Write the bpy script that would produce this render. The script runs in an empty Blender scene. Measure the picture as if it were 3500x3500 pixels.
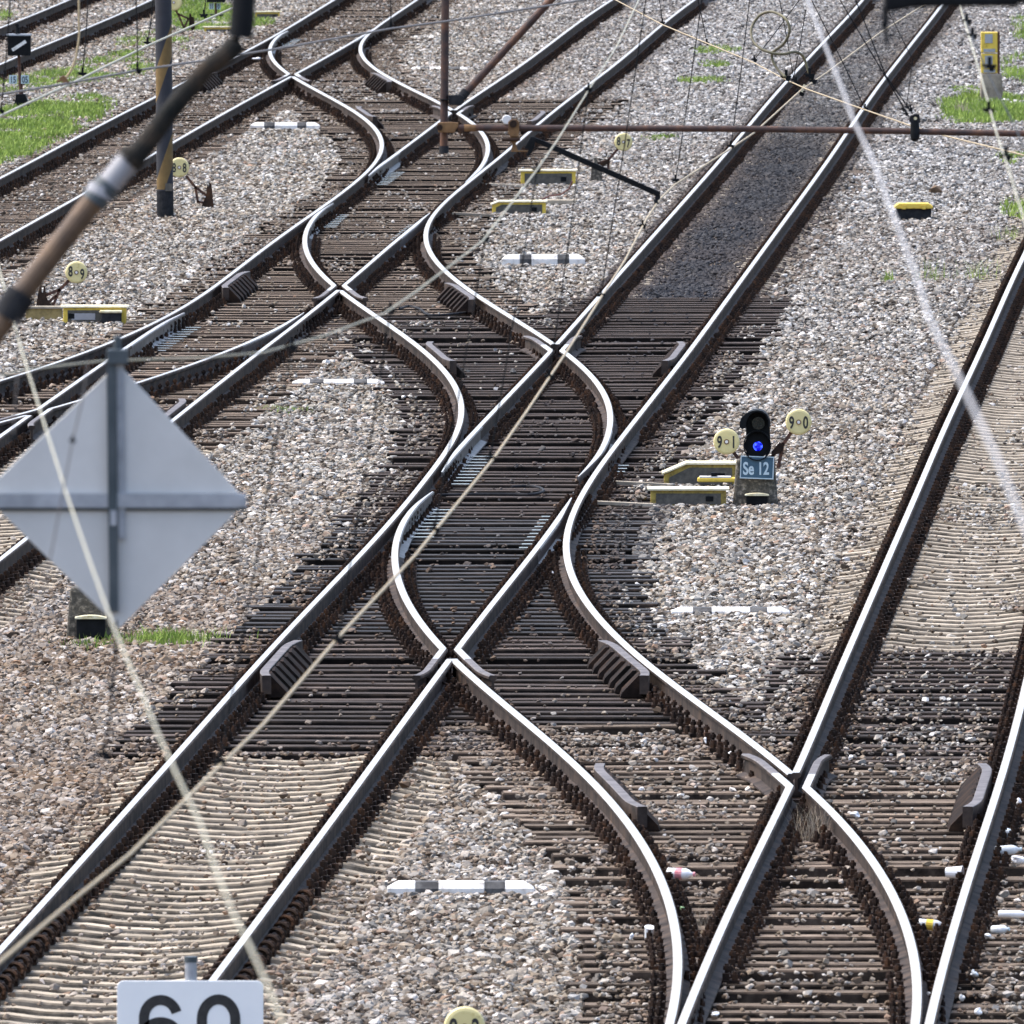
import bpy, bmesh, math, random
import numpy as np
from mathutils import Vector, Matrix, Euler
rnd = random.Random(7); nr = np.random.default_rng(11)
S = bpy.context.scene
C = S.collection

# ------------------------------------------------------------ camera, sky, sun, exposure
FPX, HC = 68000.0, 9.56              # focal length in photo pixels, lens height over the ballast (a road bridge)
TH = math.atan(3504 / FPX)
cam = bpy.data.cameras.new('camera'); camo = bpy.data.objects.new('camera', cam); C.objects.link(camo)
camo.location = (0, 0, HC); camo.rotation_euler = (math.pi / 2 - TH, 0, 0)
cam.sensor_width = 36; cam.lens = FPX / 3500 * 36
cam.clip_start = 1; cam.clip_end = 5000
cam.dof.use_dof = True; cam.dof.focus_distance = 180; cam.dof.aperture_fstop = cam.lens / 1000 / 0.026
S.camera = camo
W = bpy.data.worlds.new('World'); S.world = W; W.use_nodes = True
SUN_EL, SUN_AZ = math.radians(60), math.radians(-74)
nt = W.node_tree; sky = nt.nodes.new('ShaderNodeTexSky'); sky.sky_type = 'NISHITA'; sky.sun_disc = False
sky.sun_elevation = SUN_EL; sky.sun_rotation = SUN_AZ; sky.dust_density = 4.0; sky.air_density = 1.0; sky.ozone_density = 1.0
bg = nt.nodes['Background']; bg.inputs['Strength'].default_value = 0.15
nt.links.new(sky.outputs[0], bg.inputs[0])
sl = bpy.data.lights.new('sun', 'SUN'); sl.energy = 1.0; sl.angle = math.radians(32); sl.color = (1.0, 0.97, 0.90)
so = bpy.data.objects.new('sun', sl); C.objects.link(so)
sd = Vector((math.sin(SUN_AZ) * math.cos(SUN_EL), math.cos(SUN_AZ) * math.cos(SUN_EL), math.sin(SUN_EL)))
so.rotation_euler = sd.to_track_quat('Z', 'Y').to_euler(); so.location = (0, 200, 60)
S.view_settings.view_transform = 'Standard'; S.view_settings.look = 'None'
S.view_settings.exposure = 1.5; S.view_settings.gamma = 1
S.render.engine = 'CYCLES'

# ------------------------------------------------------------ photo pixel -> world
_f = Vector((0, math.cos(TH), -math.sin(TH))); _u = Vector((0, math.sin(TH), math.cos(TH)))
def ray(u, v): return _f + Vector(((u - 1750) / FPX, 0, 0)) + _u * ((1750 - v) / FPX)
def gp(u, v, z=0.0):
    r = ray(u, v); return Vector((0, 0, HC)) + r * ((z - HC) / r.z)
def bp(u, v, D): return Vector((0, 0, HC)) + ray(u, v) * D
def hp(u, v, dh): return gp(u, v, HC - dh)

# ------------------------------------------------------------ helpers
def tag(o, label=None, cat=None, group=None, kind=None):
    if label: o['label'] = label
    if cat: o['category'] = cat
    if group: o['group'] = group
    if kind: o['kind'] = kind
    return o
def empty(name, loc=(0, 0, 0), rz=0):
    o = bpy.data.objects.new(name, None); C.objects.link(o); o.location = loc; o.rotation_euler = (0, 0, rz); o.empty_display_size = 0.2
    return o
class MB:
    def __init__(s): s.v = []; s.f = []; s.m = []
    def add(s, vs, fs, m=0):
        b = len(s.v); s.v += [tuple(x) for x in vs]
        for f in fs: s.f.append([b + i for i in f]); s.m.append(m)
    def box(s, c, d, m=0, rot=None):
        x, y, z = d[0] / 2, d[1] / 2, d[2] / 2
        vs = [Vector((sx * x, sy * y, sz * z)) for sz in (-1, 1) for sx, sy in ((-1, -1), (1, -1), (1, 1), (-1, 1))]
        if rot is not None: vs = [rot @ p for p in vs]
        vs = [p + Vector(c) for p in vs]
        s.add(vs, [(3, 2, 1, 0), (4, 5, 6, 7), (0, 1, 5, 4), (1, 2, 6, 5), (2, 3, 7, 6), (3, 0, 4, 7)], m)
    def prism(s, pts, a, b, m=0, plane='XZ', bev=0.0):
        """outline pts extruded between a and b along the remaining axis"""
        def P(p, t): return {'XZ': (p[0], t, p[1]), 'XY': (p[0], p[1], t), 'YZ': (t, p[0], p[1])}[plane]
        n = len(pts); vs = [P(p, a) for p in pts] + [P(p, b) for p in pts]
        s.add(vs, [list(range(n)), list(range(2 * n - 1, n - 1, -1))] + [(i, i + n, (i + 1) % n + n, (i + 1) % n) for i in range(n)], m)
    def tube(s, pts, r, n=8, m=0, cap=True, r1=None):
        pts = [Vector(p) for p in pts]; k = len(pts); base = len(s.v)
        for i, p in enumerate(pts):
            t = (pts[min(i + 1, k - 1)] - pts[max(i - 1, 0)]).normalized()
            a = Vector((0, 0, 1)) if abs(t.z) < 0.9 else Vector((1, 0, 0))
            x = t.cross(a).normalized(); y = x.cross(t)
            rr = r[i] if isinstance(r, (list, tuple)) else r
            s.v += [tuple(p + x * rr * math.cos(2 * math.pi * j / n) + y * rr * math.sin(2 * math.pi * j / n)) for j in range(n)]
        for i in range(k - 1):
            for j in range(n):
                a = base + i * n + j; b = base + i * n + (j + 1) % n
                s.f.append([a, b, b + n, a + n]); s.m.append(m)
        if cap:
            s.f.append([base + j for j in range(n)][::-1]); s.m.append(m)
            s.f.append([base + (k - 1) * n + j for j in range(n)]); s.m.append(m)
    def build(s, name, mats, parent=None, smooth=False, fix=True, link=True):
        me = bpy.data.meshes.new(name); me.from_pydata(s.v, [], s.f)
        for mt in (mats if isinstance(mats, (list, tuple)) else [mats]): me.materials.append(mt)
        me.polygons.foreach_set('material_index', s.m)
        if fix:
            bm = bmesh.new(); bm.from_mesh(me); bmesh.ops.recalc_face_normals(bm, faces=bm.faces); bm.to_mesh(me); bm.free()
        if smooth: me.polygons.foreach_set('use_smooth', [True] * len(me.polygons))
        me.update()
        o = bpy.data.objects.new(name, me)
        if link: C.objects.link(o)
        if parent is not None: o.parent = parent
        return o
def bevel(o, w, seg=2):
    b = o.modifiers.new('bevel', 'BEVEL'); b.width = w; b.segments = seg; b.limit_method = 'ANGLE'; b.angle_limit = math.radians(40)
    return o

# ------------------------------------------------------------ materials
def mat(name, cols, scale=6.0, rough=0.8, metal=0.0, bump=0.0, rand=0.0, stretch=(1, 1, 1), coord='Object', detail=6, lo=0.35, hi=0.68, spec=0.5, bscale=None):
    m = bpy.data.materials.new(name); m.use_nodes = True; t = m.node_tree; N = t.nodes; L = t.links
    p = N['Principled BSDF']; p.inputs['Roughness'].default_value = rough; p.inputs['Metallic'].default_value = metal
    p.inputs['Specular IOR Level'].default_value = spec
    if coord == 'World': src = N.new('ShaderNodeNewGeometry').outputs['Position']
    else: src = N.new('ShaderNodeTexCoord').outputs[coord]
    mp = N.new('ShaderNodeMapping'); mp.inputs['Scale'].default_value = stretch; L.new(src, mp.inputs[0])
    nz = N.new('ShaderNodeTexNoise'); nz.inputs['Scale'].default_value = scale; nz.inputs['Detail'].default_value = detail; nz.inputs['Roughness'].default_value = 0.65
    vec = mp.outputs[0]
    oi = None
    if rand:
        oi = N.new('ShaderNodeObjectInfo'); ad = N.new('ShaderNodeVectorMath'); ad.operation = 'ADD'; mul = N.new('ShaderNodeMath'); mul.operation = 'MULTIPLY'; mul.inputs[1].default_value = 57.0
        L.new(oi.outputs['Random'], mul.inputs[0]); L.new(mp.outputs[0], ad.inputs[0]); L.new(mul.outputs[0], ad.inputs[1]); vec = ad.outputs[0]
    L.new(vec, nz.inputs['Vector'])
    cr = N.new('ShaderNodeValToRGB'); cr.color_ramp.elements[0].position = lo; cr.color_ramp.elements[1].position = hi
    cr.color_ramp.elements[0].color = (*cols[0], 1); cr.color_ramp.elements[1].color = (*cols[-1], 1)
    if len(cols) == 3:
        e = cr.color_ramp.elements.new((lo + hi) / 2); e.color = (*cols[1], 1)
    L.new(nz.outputs['Fac'], cr.inputs[0]); out = cr.outputs[0]
    if rand:
        hs = N.new('ShaderNodeHueSaturation'); mr = N.new('ShaderNodeMapRange'); mr.inputs[3].default_value = 1 - rand; mr.inputs[4].default_value = 1 + rand
        L.new(oi.outputs['Random'], mr.inputs[0]); L.new(mr.outputs[0], hs.inputs['Value']); L.new(out, hs.inputs['Color']); out = hs.outputs[0]
    L.new(out, p.inputs['Base Color'])
    if bump:
        b = N.new('ShaderNodeBump'); b.inputs['Strength'].default_value = bump; b.inputs['Distance'].default_value = 0.02
        if bscale:
            n2 = N.new('ShaderNodeTexNoise'); n2.inputs['Scale'].default_value = bscale; n2.inputs['Detail'].default_value = 4; L.new(vec, n2.inputs['Vector']); L.new(n2.outputs['Fac'], b.inputs['Height'])
        else: L.new(nz.outputs['Fac'], b.inputs['Height'])
        L.new(b.outputs[0], p.inputs['Normal'])
    return m
M = {}
M['head'] = mat('rail_head_steel', [(.84, .73, .68), (1.0, .89, .84)], 3, 0.25, 1.0, rand=.04, coord='World', stretch=(6, .5, 1))
M['head_old'] = mat('worn_steel', [(.07, .06, .06), (.17, .155, .155)], 5, 0.6, 0.1, coord='World', spec=.3)
M['railside'] = mat('rail_side_rust', [(.018, .014, .012), (.055, .042, .036), (.09, .062, .046)], 4, 0.75, 0.0, .2, coord='World', spec=.12)
M['rust'] = mat('dark_rust', [(.014, .010, .009), (.035, .022, .016), (.075, .037, .020)], 7, 0.8, 0.0, .3, rand=.3, spec=.1)
M['bracket'] = mat('bracket_rust', [(.008, .007, .006), (.022, .016, .014), (.05, .03, .02)], 5, 0.85, 0, .3, spec=.05)
M['rustpipe'] = mat('rusty_pipe', [(.022, .013, .012), (.05, .022, .016), (.12, .05, .022)], 9, 0.65, 0.0, .2)
M['rustclamp'] = mat('ochre_rust', [(.10, .05, .02), (.24, .13, .05)], 12, 0.8, 0.0, .3)
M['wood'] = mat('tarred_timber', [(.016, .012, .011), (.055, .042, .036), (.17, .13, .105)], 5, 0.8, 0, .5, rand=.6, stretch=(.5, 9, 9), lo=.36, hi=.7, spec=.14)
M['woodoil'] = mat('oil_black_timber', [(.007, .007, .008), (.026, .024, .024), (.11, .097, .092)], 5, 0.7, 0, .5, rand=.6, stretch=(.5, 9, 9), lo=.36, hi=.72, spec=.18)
M['woodgreyshade'] = mat('shaded_weathered_timber_side', [(.014, .011, .009), (.045, .034, .027), (.09, .07, .055)], 6, 0.9, 0, .3, rand=.5, spec=.08)  # weathered timber with the shade of the sleeper sides painted in
M['woodshade'] = mat('shaded_tarred_timber_side', [(.004, .004, .004), (.012, .010, .009), (.03, .022, .018)], 6, 0.9, 0, .3, rand=.5, spec=.08)  # near black: shade in the gaps painted into the tarred timber sides
M['concshade'] = mat('shaded_sleeper_concrete', [(.07, .062, .05), (.17, .145, .115), (.26, .225, .175)], 6, 0.95, 0, .4, rand=.2, spec=.08)  # concrete darker than the tops, shade of the side faces put into the colour
M['woodgrey'] = mat('weathered_timber', [(.04, .03, .024), (.14, .108, .083), (.34, .275, .21)], 5, 0.85, 0, .5, rand=.4, stretch=(.5, 9, 9), spec=.1)
M['conc'] = mat('sleeper_concrete', [(.22, .19, .15), (.36, .31, .24), (.47, .41, .325)], 3, 0.9, 0, .3, rand=.16, spec=.1)
M['concdirty'] = mat('dirty_concrete', [(.19, .165, .13), (.32, .28, .225), (.44, .39, .315)], 4, 0.9, 0, .3, rand=.22, spec=.1)
M['bladeside'] = mat('planed_blade_steel', [(.05, .045, .043), (.16, .15, .15)], 6, 0.5, 0.3, coord='World')
M['plate'] = mat('greased_plate', [(.45, .47, .5), (.85, .86, .88)], 20, 0.22, 1.0)
M['black'] = mat('black_metal', [(.004, .005, .006), (.010, .011, .013)], 12, 0.6, spec=.12)
M['blackrough'] = mat('dark_grey_metal', [(.010, .011, .014), (.032, .033, .036)], 12, 0.7, spec=.12)
M['galv'] = mat('galvanised_steel', [(.26, .28, .31), (.40, .42, .46)], 8, 0.45, 0.35)
M['signgrey'] = mat('sign_back_grey', [(.50, .50, .49), (.57, .57, .56)], 4, 0.55, 0.1)
M['darkpost'] = mat('dark_slate_grey', [(.03, .045, .055), (.06, .075, .085)], 6, 0.5)  # plain dark slate grey for channels, collars, caps and plate digits
M['white'] = mat('white_paint', [(.24, .20, .16), (.60, .58, .55), (.72, .71, .69)], 9, 0.7, 0, .1, lo=.3, hi=.52)
M['bandblack'] = mat('black_paint', [(.02, .02, .022), (.05, .05, .052), (.11, .11, .11)], 9, 0.8)
M['yellow'] = mat('yellow_paint', [(.22, .15, .05), (.58, .41, .05), (.68, .49, .07)], 10, 0.6, 0, .1, lo=.3, hi=.5)
M['yellowpale'] = mat('faded_yellow_lid', [(.40, .32, .15), (.62, .55, .33), (.70, .65, .47)], 12, 0.6, lo=.3, hi=.55)
M['yellowold'] = mat('weathered_yellow_paint', [(.06, .05, .02), (.26, .19, .04), (.42, .31, .06)], 16, 0.7, 0, .1, lo=.3, hi=.62)
M['disc'] = mat('cream_yellow_enamel', [(.34, .24, .09), (.60, .51, .21), (.66, .57, .27)], 14, 0.45, lo=.27, hi=.42)
M['ink'] = mat('black_lettering', [(.012, .012, .013), (.03, .03, .03)], 30, 0.7)
M['plateblue'] = mat('blue_grey_plate', [(.028, .075, .12), (.045, .11, .165)], 20, 0.5)
M['ltblue'] = mat('pale_blue_paint', [(.42, .54, .60), (.55, .66, .71)], 30, 0.6)
M['mossconc'] = mat('lichened_concrete', [(.025, .024, .02), (.08, .072, .058), (.33, .29, .23)], 26, 0.95, 0, .5, lo=.3, hi=.75)
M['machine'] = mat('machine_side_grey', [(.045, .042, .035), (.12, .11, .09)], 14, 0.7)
M['wire'] = mat('tan_copper_wire', [(.33, .25, .14), (.44, .35, .21)], 40, 0.5, 0.2)
M['wirelight'] = mat('pale_wire', [(.33, .31, .23), (.42, .40, .29)], 40, 0.5, 0.1)
M['wiregrey'] = mat('grey_wire', [(.10, .09, .085), (.17, .15, .14)], 40, 0.6)
M['wirewhite'] = mat('dull_white_wire', [(.27, .27, .28), (.34, .34, .35)], 40, .6)
M['ceramic'] = mat('white_ceramic', [(.27, .27, .29), (.36, .36, .38)], 6, 0.35)
M['plastic'] = mat('white_plastic', [(.72, .73, .75), (.88, .89, .9)], 20, 0.35)
M['green'] = mat('pale_green_plastic', [(.25, .45, .2), (.45, .62, .35)], 20, .5)
M['clearplastic'] = mat('cloudy_plastic', [(.5, .53, .55), (.75, .78, .8)], 20, 0.25)

# ------------------------------------------------------------ rails traced on the rail-top plane, fitted with a common gauge
ZT = 0.20; GA = 1.507
RP = {
'P1': [(0,3240),(347,2862),(691,2500),(900,2249),(1190,1948),(1350,1778),(1418,1697),(1511,1594),(1557,1521),(1581,1443),(1575,1381),(1547,1309),(1506,1252),(1443,1195),(1345,1117),(1262,1060),(1159,990),(1107,947),(1060,880),(1042,807),(1055,761),(1091,730),(1180,690)],
'P2': [(1521,1609),(1568,1537),(1625,1475),(1697,1397),(1780,1309),(1883,1205),(1909,1185),(1966,1102),(2048,1014),(2142,915),(2204,849),(2307,735),(2447,574),(2566,424),(2680,280),(2826,124),(2945,0)],
'P3': [(3219,21),(3163,93),(3100,176),(3028,269),(2945,378),(2873,481),(2790,595),(2697,719),(2609,839),(2571,900),(2488,1019),(2411,1117),(2349,1200),(2266,1309),(2183,1418),(2090,1537),(2028,1614),(1992,1650),(1955,1707),(1937,1758),(1932,1825),(1940,1900),(1971,1990),(2023,2073),(2090,2150),(2173,2233),(2266,2311),(2385,2388),(2488,2466),(2602,2559),(2716,2650),(2759,2697),(2831,2754),(2893,2831),(2955,2909),(3018,3002),(3069,3100),(3111,3199),(3129,3287),(3126,3380),(3108,3500)],
'P4': [(725,3349),(839,3225),(900,3111),(1035,2940),(1159,2780),(1231,2658),(1366,2476),(1485,2321),(1539,2249),(1666,2078),(1728,2000),(1832,1871),(1900,1798),(1955,1697)],
'P5': [(1516,1676),(1451,1718),(1389,1775),(1360,1830),(1356,1907),(1368,1980),(1402,2057),(1449,2140),(1511,2218),(1541,2249),(1599,2311),(1707,2399),(1821,2492),(1929,2570),(2033,2666),(2111,2759),(2183,2862),(2240,2966),(2281,3069),(2312,3183),(2320,3276),(2318,3380),(2307,3500)],
'P6': [(2375,0),(2266,83),(2162,171),(2033,280),(1940,342),(1852,409),(1749,512),(1640,595),(1547,668),(1485,719),(1464,761),(1459,807),(1469,849),(1500,901),(1547,947),(1622,1000),(1754,1091),(1900,1182),(1966,1231),(2028,1288),(2069,1345),(2090,1397),(2092,1438),(2079,1474),(2054,1516),(2007,1568),(1945,1625)],
'P7': [(0,1912),(90,1842),(585,1438),(776,1304),(900,1190),(1055,1066),(1148,998),(1262,890),(1355,813),(1459,725)],
'P8': [(2090,0),(1945,98),(1800,212),(1676,290),(1547,383),(1485,430),(1366,512),(1293,569),(1257,598)],
'P9': [(0,1299),(155,1247),(311,1195),(466,1133),(569,1081),(647,1040),(735,978),(849,900),(900,854),(1029,766),(1148,673),(1231,611),(1283,569),(1309,518),(1299,466),(1273,424),(1211,378),(1133,331),(1055,290),(998,264),(967,238),(931,202),(921,155),(941,124),(1019,104)],
'P10': [(0,1495),(114,1412),(233,1319),(362,1236),(466,1169),(657,1066)],
'P11': [(1019,1066),(952,1128),(776,1205),(621,1262),(455,1314),(321,1355),(155,1407),(0,1443)],
'P12': [(1568,621),(1625,580),(1666,523),(1666,476),(1635,435),(1552,386),(1495,352),(1407,305),(1293,243),(1252,202),(1231,160),(1242,129),(1283,93),(1366,41),(1438,5)],
'P13': [(0,823),(305,652),(518,533),(595,487),(802,362),(957,274),(1014,254),(1231,124),(1283,93)],
'P14': [(0,611),(259,471),(518,347),(699,254),(849,171),(999,93),(1097,21),(1128,0)],
'P15': [(2333,3494),(2390,3349),(2463,3183),(2535,3018),(2628,2836),(2695,2707),(2728,2650),(2759,2567),(2811,2414),(2883,2254),(2930,2176),(2987,2031),(3043,1886),(3121,1726),(3168,1609),(3245,1423),(3307,1304),(3380,1143),(3432,1019),(3489,900)],
'P16': [(3183,3500),(3225,3328),(3271,3152),(3313,3018),(3354,2862),(3426,2666),(3468,2500),(3500,2373)],
'P17': [(0,96),(228,0)], 'P18': [(0,222),(140,160),(259,114),(518,5)],
}
def yY(v, z=ZT): return gp(1750, v, z).y
GAUGE = [('P1','P4',1700,3240),('P2','P3',0,1609),('P1','P6',690,1590),('P5','P3',1676,3500),('P15','P16',2380,3494),('P8','P6',0,598),('P9','P6',690,660),('P9','P7',730,1040),('P10','P7',1066,1495),('P9','P12',110,615),('P14','P13',100,611),('P14','P12',0,90),('P17','P18',0,96),('P9','P11',1070,1299)]
def fit_rails():
    h = 2.5; off = {}; grid = {}; n = 0; data = {}
    for k, pts in RP.items():
        q = np.array([[p.x, p.y] for p in (gp(u, v, ZT) for u, v in pts)]); data[k] = q
        y0, y1 = q[:, 1].min() - 3, q[:, 1].max() + 3; m = int(math.ceil((y1 - y0) / h)) + 1
        grid[k] = y0 + h * np.arange(m); off[k] = n; n += m
    rows = []; rhs = []
    def lin(k, y):
        g = grid[k]; i = int(np.clip((y - g[0]) // h, 0, len(g) - 2)); t = (y - g[i]) / h
        return off[k] + i, t
    for k, q in data.items():
        for x, y in q:
            i, t = lin(k, y); r = np.zeros(n); w = 1 / (0.012 + 0.00011 * (y - 100)); r[i] = (1 - t) * w; r[i + 1] = t * w; rows.append(r); rhs.append(x * w)
        m = len(grid[k])
        for i in range(m - 3):
            r = np.zeros(n); r[off[k] + i:off[k] + i + 4] = np.array([-1, 3, -3, 1]) / 0.0035; rows.append(r); rhs.append(0)
        for i in range(m - 2):
            r = np.zeros(n); r[off[k] + i:off[k] + i + 3] = np.array([1, -2, 1]) / 0.05; rows.append(r); rhs.append(0)
    for a, b, v0, v1 in GAUGE:
        y1, y0 = sorted((yY(v0), yY(v1)))[::-1]
        for y in np.arange(y0, y1 + .1, 2.5):
            r = np.zeros(n); i, t = lin(a, y); r[i] -= (1 - t); r[i + 1] -= t; i, t = lin(b, y); r[i] += (1 - t); r[i + 1] += t
            rows.append(r / 0.008); rhs.append(GA / 0.008)
    A = np.array(rows); sol = np.linalg.lstsq(A.T @ A, A.T @ np.array(rhs), rcond=None)[0]
    return {k: (grid[k], sol[off[k]:off[k] + len(grid[k])]) for k in RP}
FIT = fit_rails()
def rx(k, y):
    g, x = FIT[k]; h = g[1] - g[0]
    if y <= g[1]: return x[1] + (x[3] - x[1]) / (2 * h) * (y - g[1])
    if y >= g[-2]: return x[-2] + (x[-2] - x[-4]) / (2 * h) * (y - g[-2])
    i = int((y - g[0]) // h); t = (y - g[i]) / h
    i = min(max(i, 1), len(g) - 3)
    t = (y - g[i]) / h
    p0, p1, p2, p3 = x[i - 1], x[i], x[i + 1], x[i + 2]
    return p1 + 0.5 * t * (p2 - p0 + t * (2 * p0 - 5 * p1 + 4 * p2 - p3 + t * (3 * (p1 - p2) + p3 - p0)))
def rslope(k, y): return (rx(k, y + .5) - rx(k, y - .5))

# ------------------------------------------------------------ the tracks as things
TR = {}
def track(key, name, label, cat='railway track', group='railway tracks crossing the ballast'):
    o = empty(name); tag(o, label, cat, group); TR[key] = o; return o
track('AB', 'railway_track', 'main track from the bottom left corner up to the top right corner area')
track('C', 'railway_track', 'track from the left edge behind the diamond sign up to the top centre')
track('D', 'railway_track', 'track down the right edge, timber sleepers in front and pale concrete ones behind')
track('F', 'railway_track', 'upper left track passing just behind the black and yellow striped pole')
track('G', 'railway_track', 'track in the far top left corner behind the switch lantern')
track('K1', 'crossover_track', 'curved crossover bending up left from beside the blue lamp signal', 'crossover', 'curved connecting tracks')
track('K2', 'crossover_track', 'large curved crossover sweeping from the blue lamp signal down to the bottom right', 'crossover', 'curved connecting tracks')
track('E', 'crossover_track', 'far S curved crossover at the top, half hidden by the hanging rusty tube', 'crossover', 'curved connecting tracks')
track('H', 'crossover_track', 'track branching off to the left edge above the diamond sign', 'crossover', 'curved connecting tracks')

HEAD = [(-.034, -.030), (-.034, -.010), (-.024, 0), (.024, 0), (.034, -.010), (.034, -.030), (.011, -.045), (.011, -.135), (.075, -.158), (.075, -.172), (-.075, -.172), (-.075, -.158), (-.011, -.135), (-.011, -.045)]
TOPF = {1, 2}     # chamfers and running surface
ZR = {}
def sweep(mb, path, prof=HEAD, top=TOPF, zt=ZT, clamp=None, zoff=None):
    """path: list of (x, y); profile swept along it"""
    n = len(prof); base = len(mb.v); k = len(path)
    for i, (x, y) in enumerate(path):
        a = path[max(i - 1, 0)]; b = path[min(i + 1, k - 1)]
        dx, dy = b[0] - a[0], b[1] - a[1]; L = math.hypot(dx, dy) or 1; nx, ny = dy / L, -dx / L
        dz = zoff(y) if zoff else 0
        for px, pz in prof:
            if clamp:
                lo, hi = clamp(x, y); px = min(max(px, lo), hi)
            mb.v.append((x + nx * px, y + ny * px, zt + pz + dz))
    for i in range(k - 1):
        for j in range(n):
            a = base + i * n + j; b = base + i * n + (j + 1) % n
            mb.f.append([a, b, b + n, a + n]); mb.m.append(0 if j in top else 1)
    mb.f.append([base + j for j in range(n)]); mb.m.append(1)
    mb.f.append([base + (k - 1) * n + j for j in range(n)][::-1]); mb.m.append(1)
def samples(y0, y1, st=0.8):
    n = max(2, int(abs(y1 - y0) / st) + 1); return [y0 + (y1 - y0) * i / (n - 1) for i in range(n)]

# frogs: (rail going left->right seen from the legs?, ...) computed from the crossing of two fitted rails
FROGS = []
CUT = {k: [] for k in RP}
def add_frog(ra, rb, v, s, tk):
    """s=-1: nose legs on the near side, +1: on the far side"""
    yc = yY(v); ys = np.linspace(yc - 9, yc + 9, 2000); d = np.array([rx(ra, y) - rx(rb, y) for y in ys])
    i = int(np.argmin(abs(d))); y0 = ys[i]
    w = y0
    while abs(rx(ra, w) - rx(rb, w)) < 0.118 and abs(w - y0) < 4: w -= s * 0.02
    for r in (ra, rb): CUT[r].append(tuple(sorted((w, y0 + s * 0.30))))
    FROGS.append((ra, rb, y0, w, s, tk))
add_frog('P1', 'P7', 992, -1, 'C'); add_frog('P6', 'P2', 1192, 1, 'AB'); add_frog('P5', 'P4', 2249, -1, 'AB'); add_frog('P3', 'P15', 2678, 1, 'D')
add_frog('P12', 'P8', 385, 1, 'C'); add_frog('P9', 'P13', 264, -1, 'F'); add_frog('P11', 'P10', 1412, -1, 'C')

Z_I = {k: 0.0006 * i for i, k in enumerate(RP)}
def rail_piece(key, k, ya, yb, tip=None, stock=None, side=0):
    """rail k of the track between ya and yb (near, far); tip: y of a switch tip at one end; side=+1 when the stock rail lies left of the blade"""
    ivs = [(ya, yb)]
    for c0, c1 in CUT[k]:
        nv = []
        for a, b in ivs:
            if c1 <= a or c0 >= b: nv.append((a, b)); continue
            if c0 > a: nv.append((a, c0))
            if c1 < b: nv.append((c1, b))
        ivs = nv
    for a, b in ivs:
        if b - a < .3: continue
        cut = [(a, b, False)]
        if tip is not None and abs(a - tip) < .01: cut = [(a, min(a + 9, b), True)] + ([(a + 9, b, False)] if b > a + 9 else [])
        if tip is not None and abs(b - tip) < .01: cut = [(max(b - 9, a), b, True)] + ([(a, b - 9, False)] if b - 9 > a else [])
        for p, q, blade in cut:
            path = [(rx(k, y), y) for y in samples(p, q, .5)]; mb = MB()
            if blade:
                def clamp(x, y):
                    g = rx(stock, y) - x; t = max(0, 1 - abs(y - tip) / 5.0)
                    wd = 0.036 - 0.026 * t
                    if side > 0: return (max(-.036 if t == 0 else -.036 + .05 * t, g + .0375) if g + .0375 > -.09 else (-.09 if t == 0 else -.036 + .05 * t), .09)
                    return (-.09, min(.036 - .05 * t if t else .09, g - .0375) if g - .0375 < .09 else (.09 if t == 0 else .036 - .05 * t))
                o = None
                sweep(mb, path, clamp=clamp, zoff=lambda y: Z_I[k] - .012 * max(0, 1 - abs(y - tip) / 2.5))
                mb.build('switch_blade', [M['head'], M['bladeside']], TR[key])
            else:
                sweep(mb, path, zoff=lambda y: Z_I[k]); mb.build('rail', [M['head'], M['railside']], TR[key])
Yb, Yt = 104.0, 430.0
rail_piece('AB', 'P1', Yb, yY(1594)); rail_piece('K1', 'P1', yY(1594), yY(690), yY(690), 'P9', 1)
rail_piece('AB', 'P2', yY(1609), Yt, yY(1609), 'P1', 1)
rail_piece('AB', 'P3', yY(1650), Yt); rail_piece('K2', 'P3', Yb, yY(1650))
rail_piece('AB', 'P4', Yb, yY(1697), yY(1697), 'P3', -1)
rail_piece('K2', 'P5', Yb, yY(1676), yY(1676), 'P1', 1)
rail_piece('C', 'P6', yY(668), Yt); rail_piece('K1', 'P6', yY(1625), yY(668), yY(1625), 'P3', -1)
rail_piece('C', 'P7', 150, yY(725), yY(725), 'P6', -1)
rail_piece('C', 'P8', yY(598), Yt, yY(598), 'P9', 1)
rail_piece('C', 'P9', yY(1040), yY(673)); rail_piece('H', 'P9', 175, yY(1040)); rail_piece('E', 'P9', yY(673), yY(104), yY(104), 'P14', 1)
rail_piece('C', 'P10', 165, yY(1066), yY(1066), 'P9', 1)
rail_piece('H', 'P11', 170, yY(1066), yY(1066), 'P7', -1)
rail_piece('E', 'P12', yY(621), Yt, yY(621), 'P6', -1)
rail_piece('F', 'P13', 230, yY(93), yY(93), 'P12', -1)
rail_piece('F', 'P14', 240, Yt)
rail_piece('D', 'P15', Yb, 300); rail_piece('D', 'P16', Yb, 290)
rail_piece('G', 'P17', 310, Yt); rail_piece('G', 'P18', 300, Yt)

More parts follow.
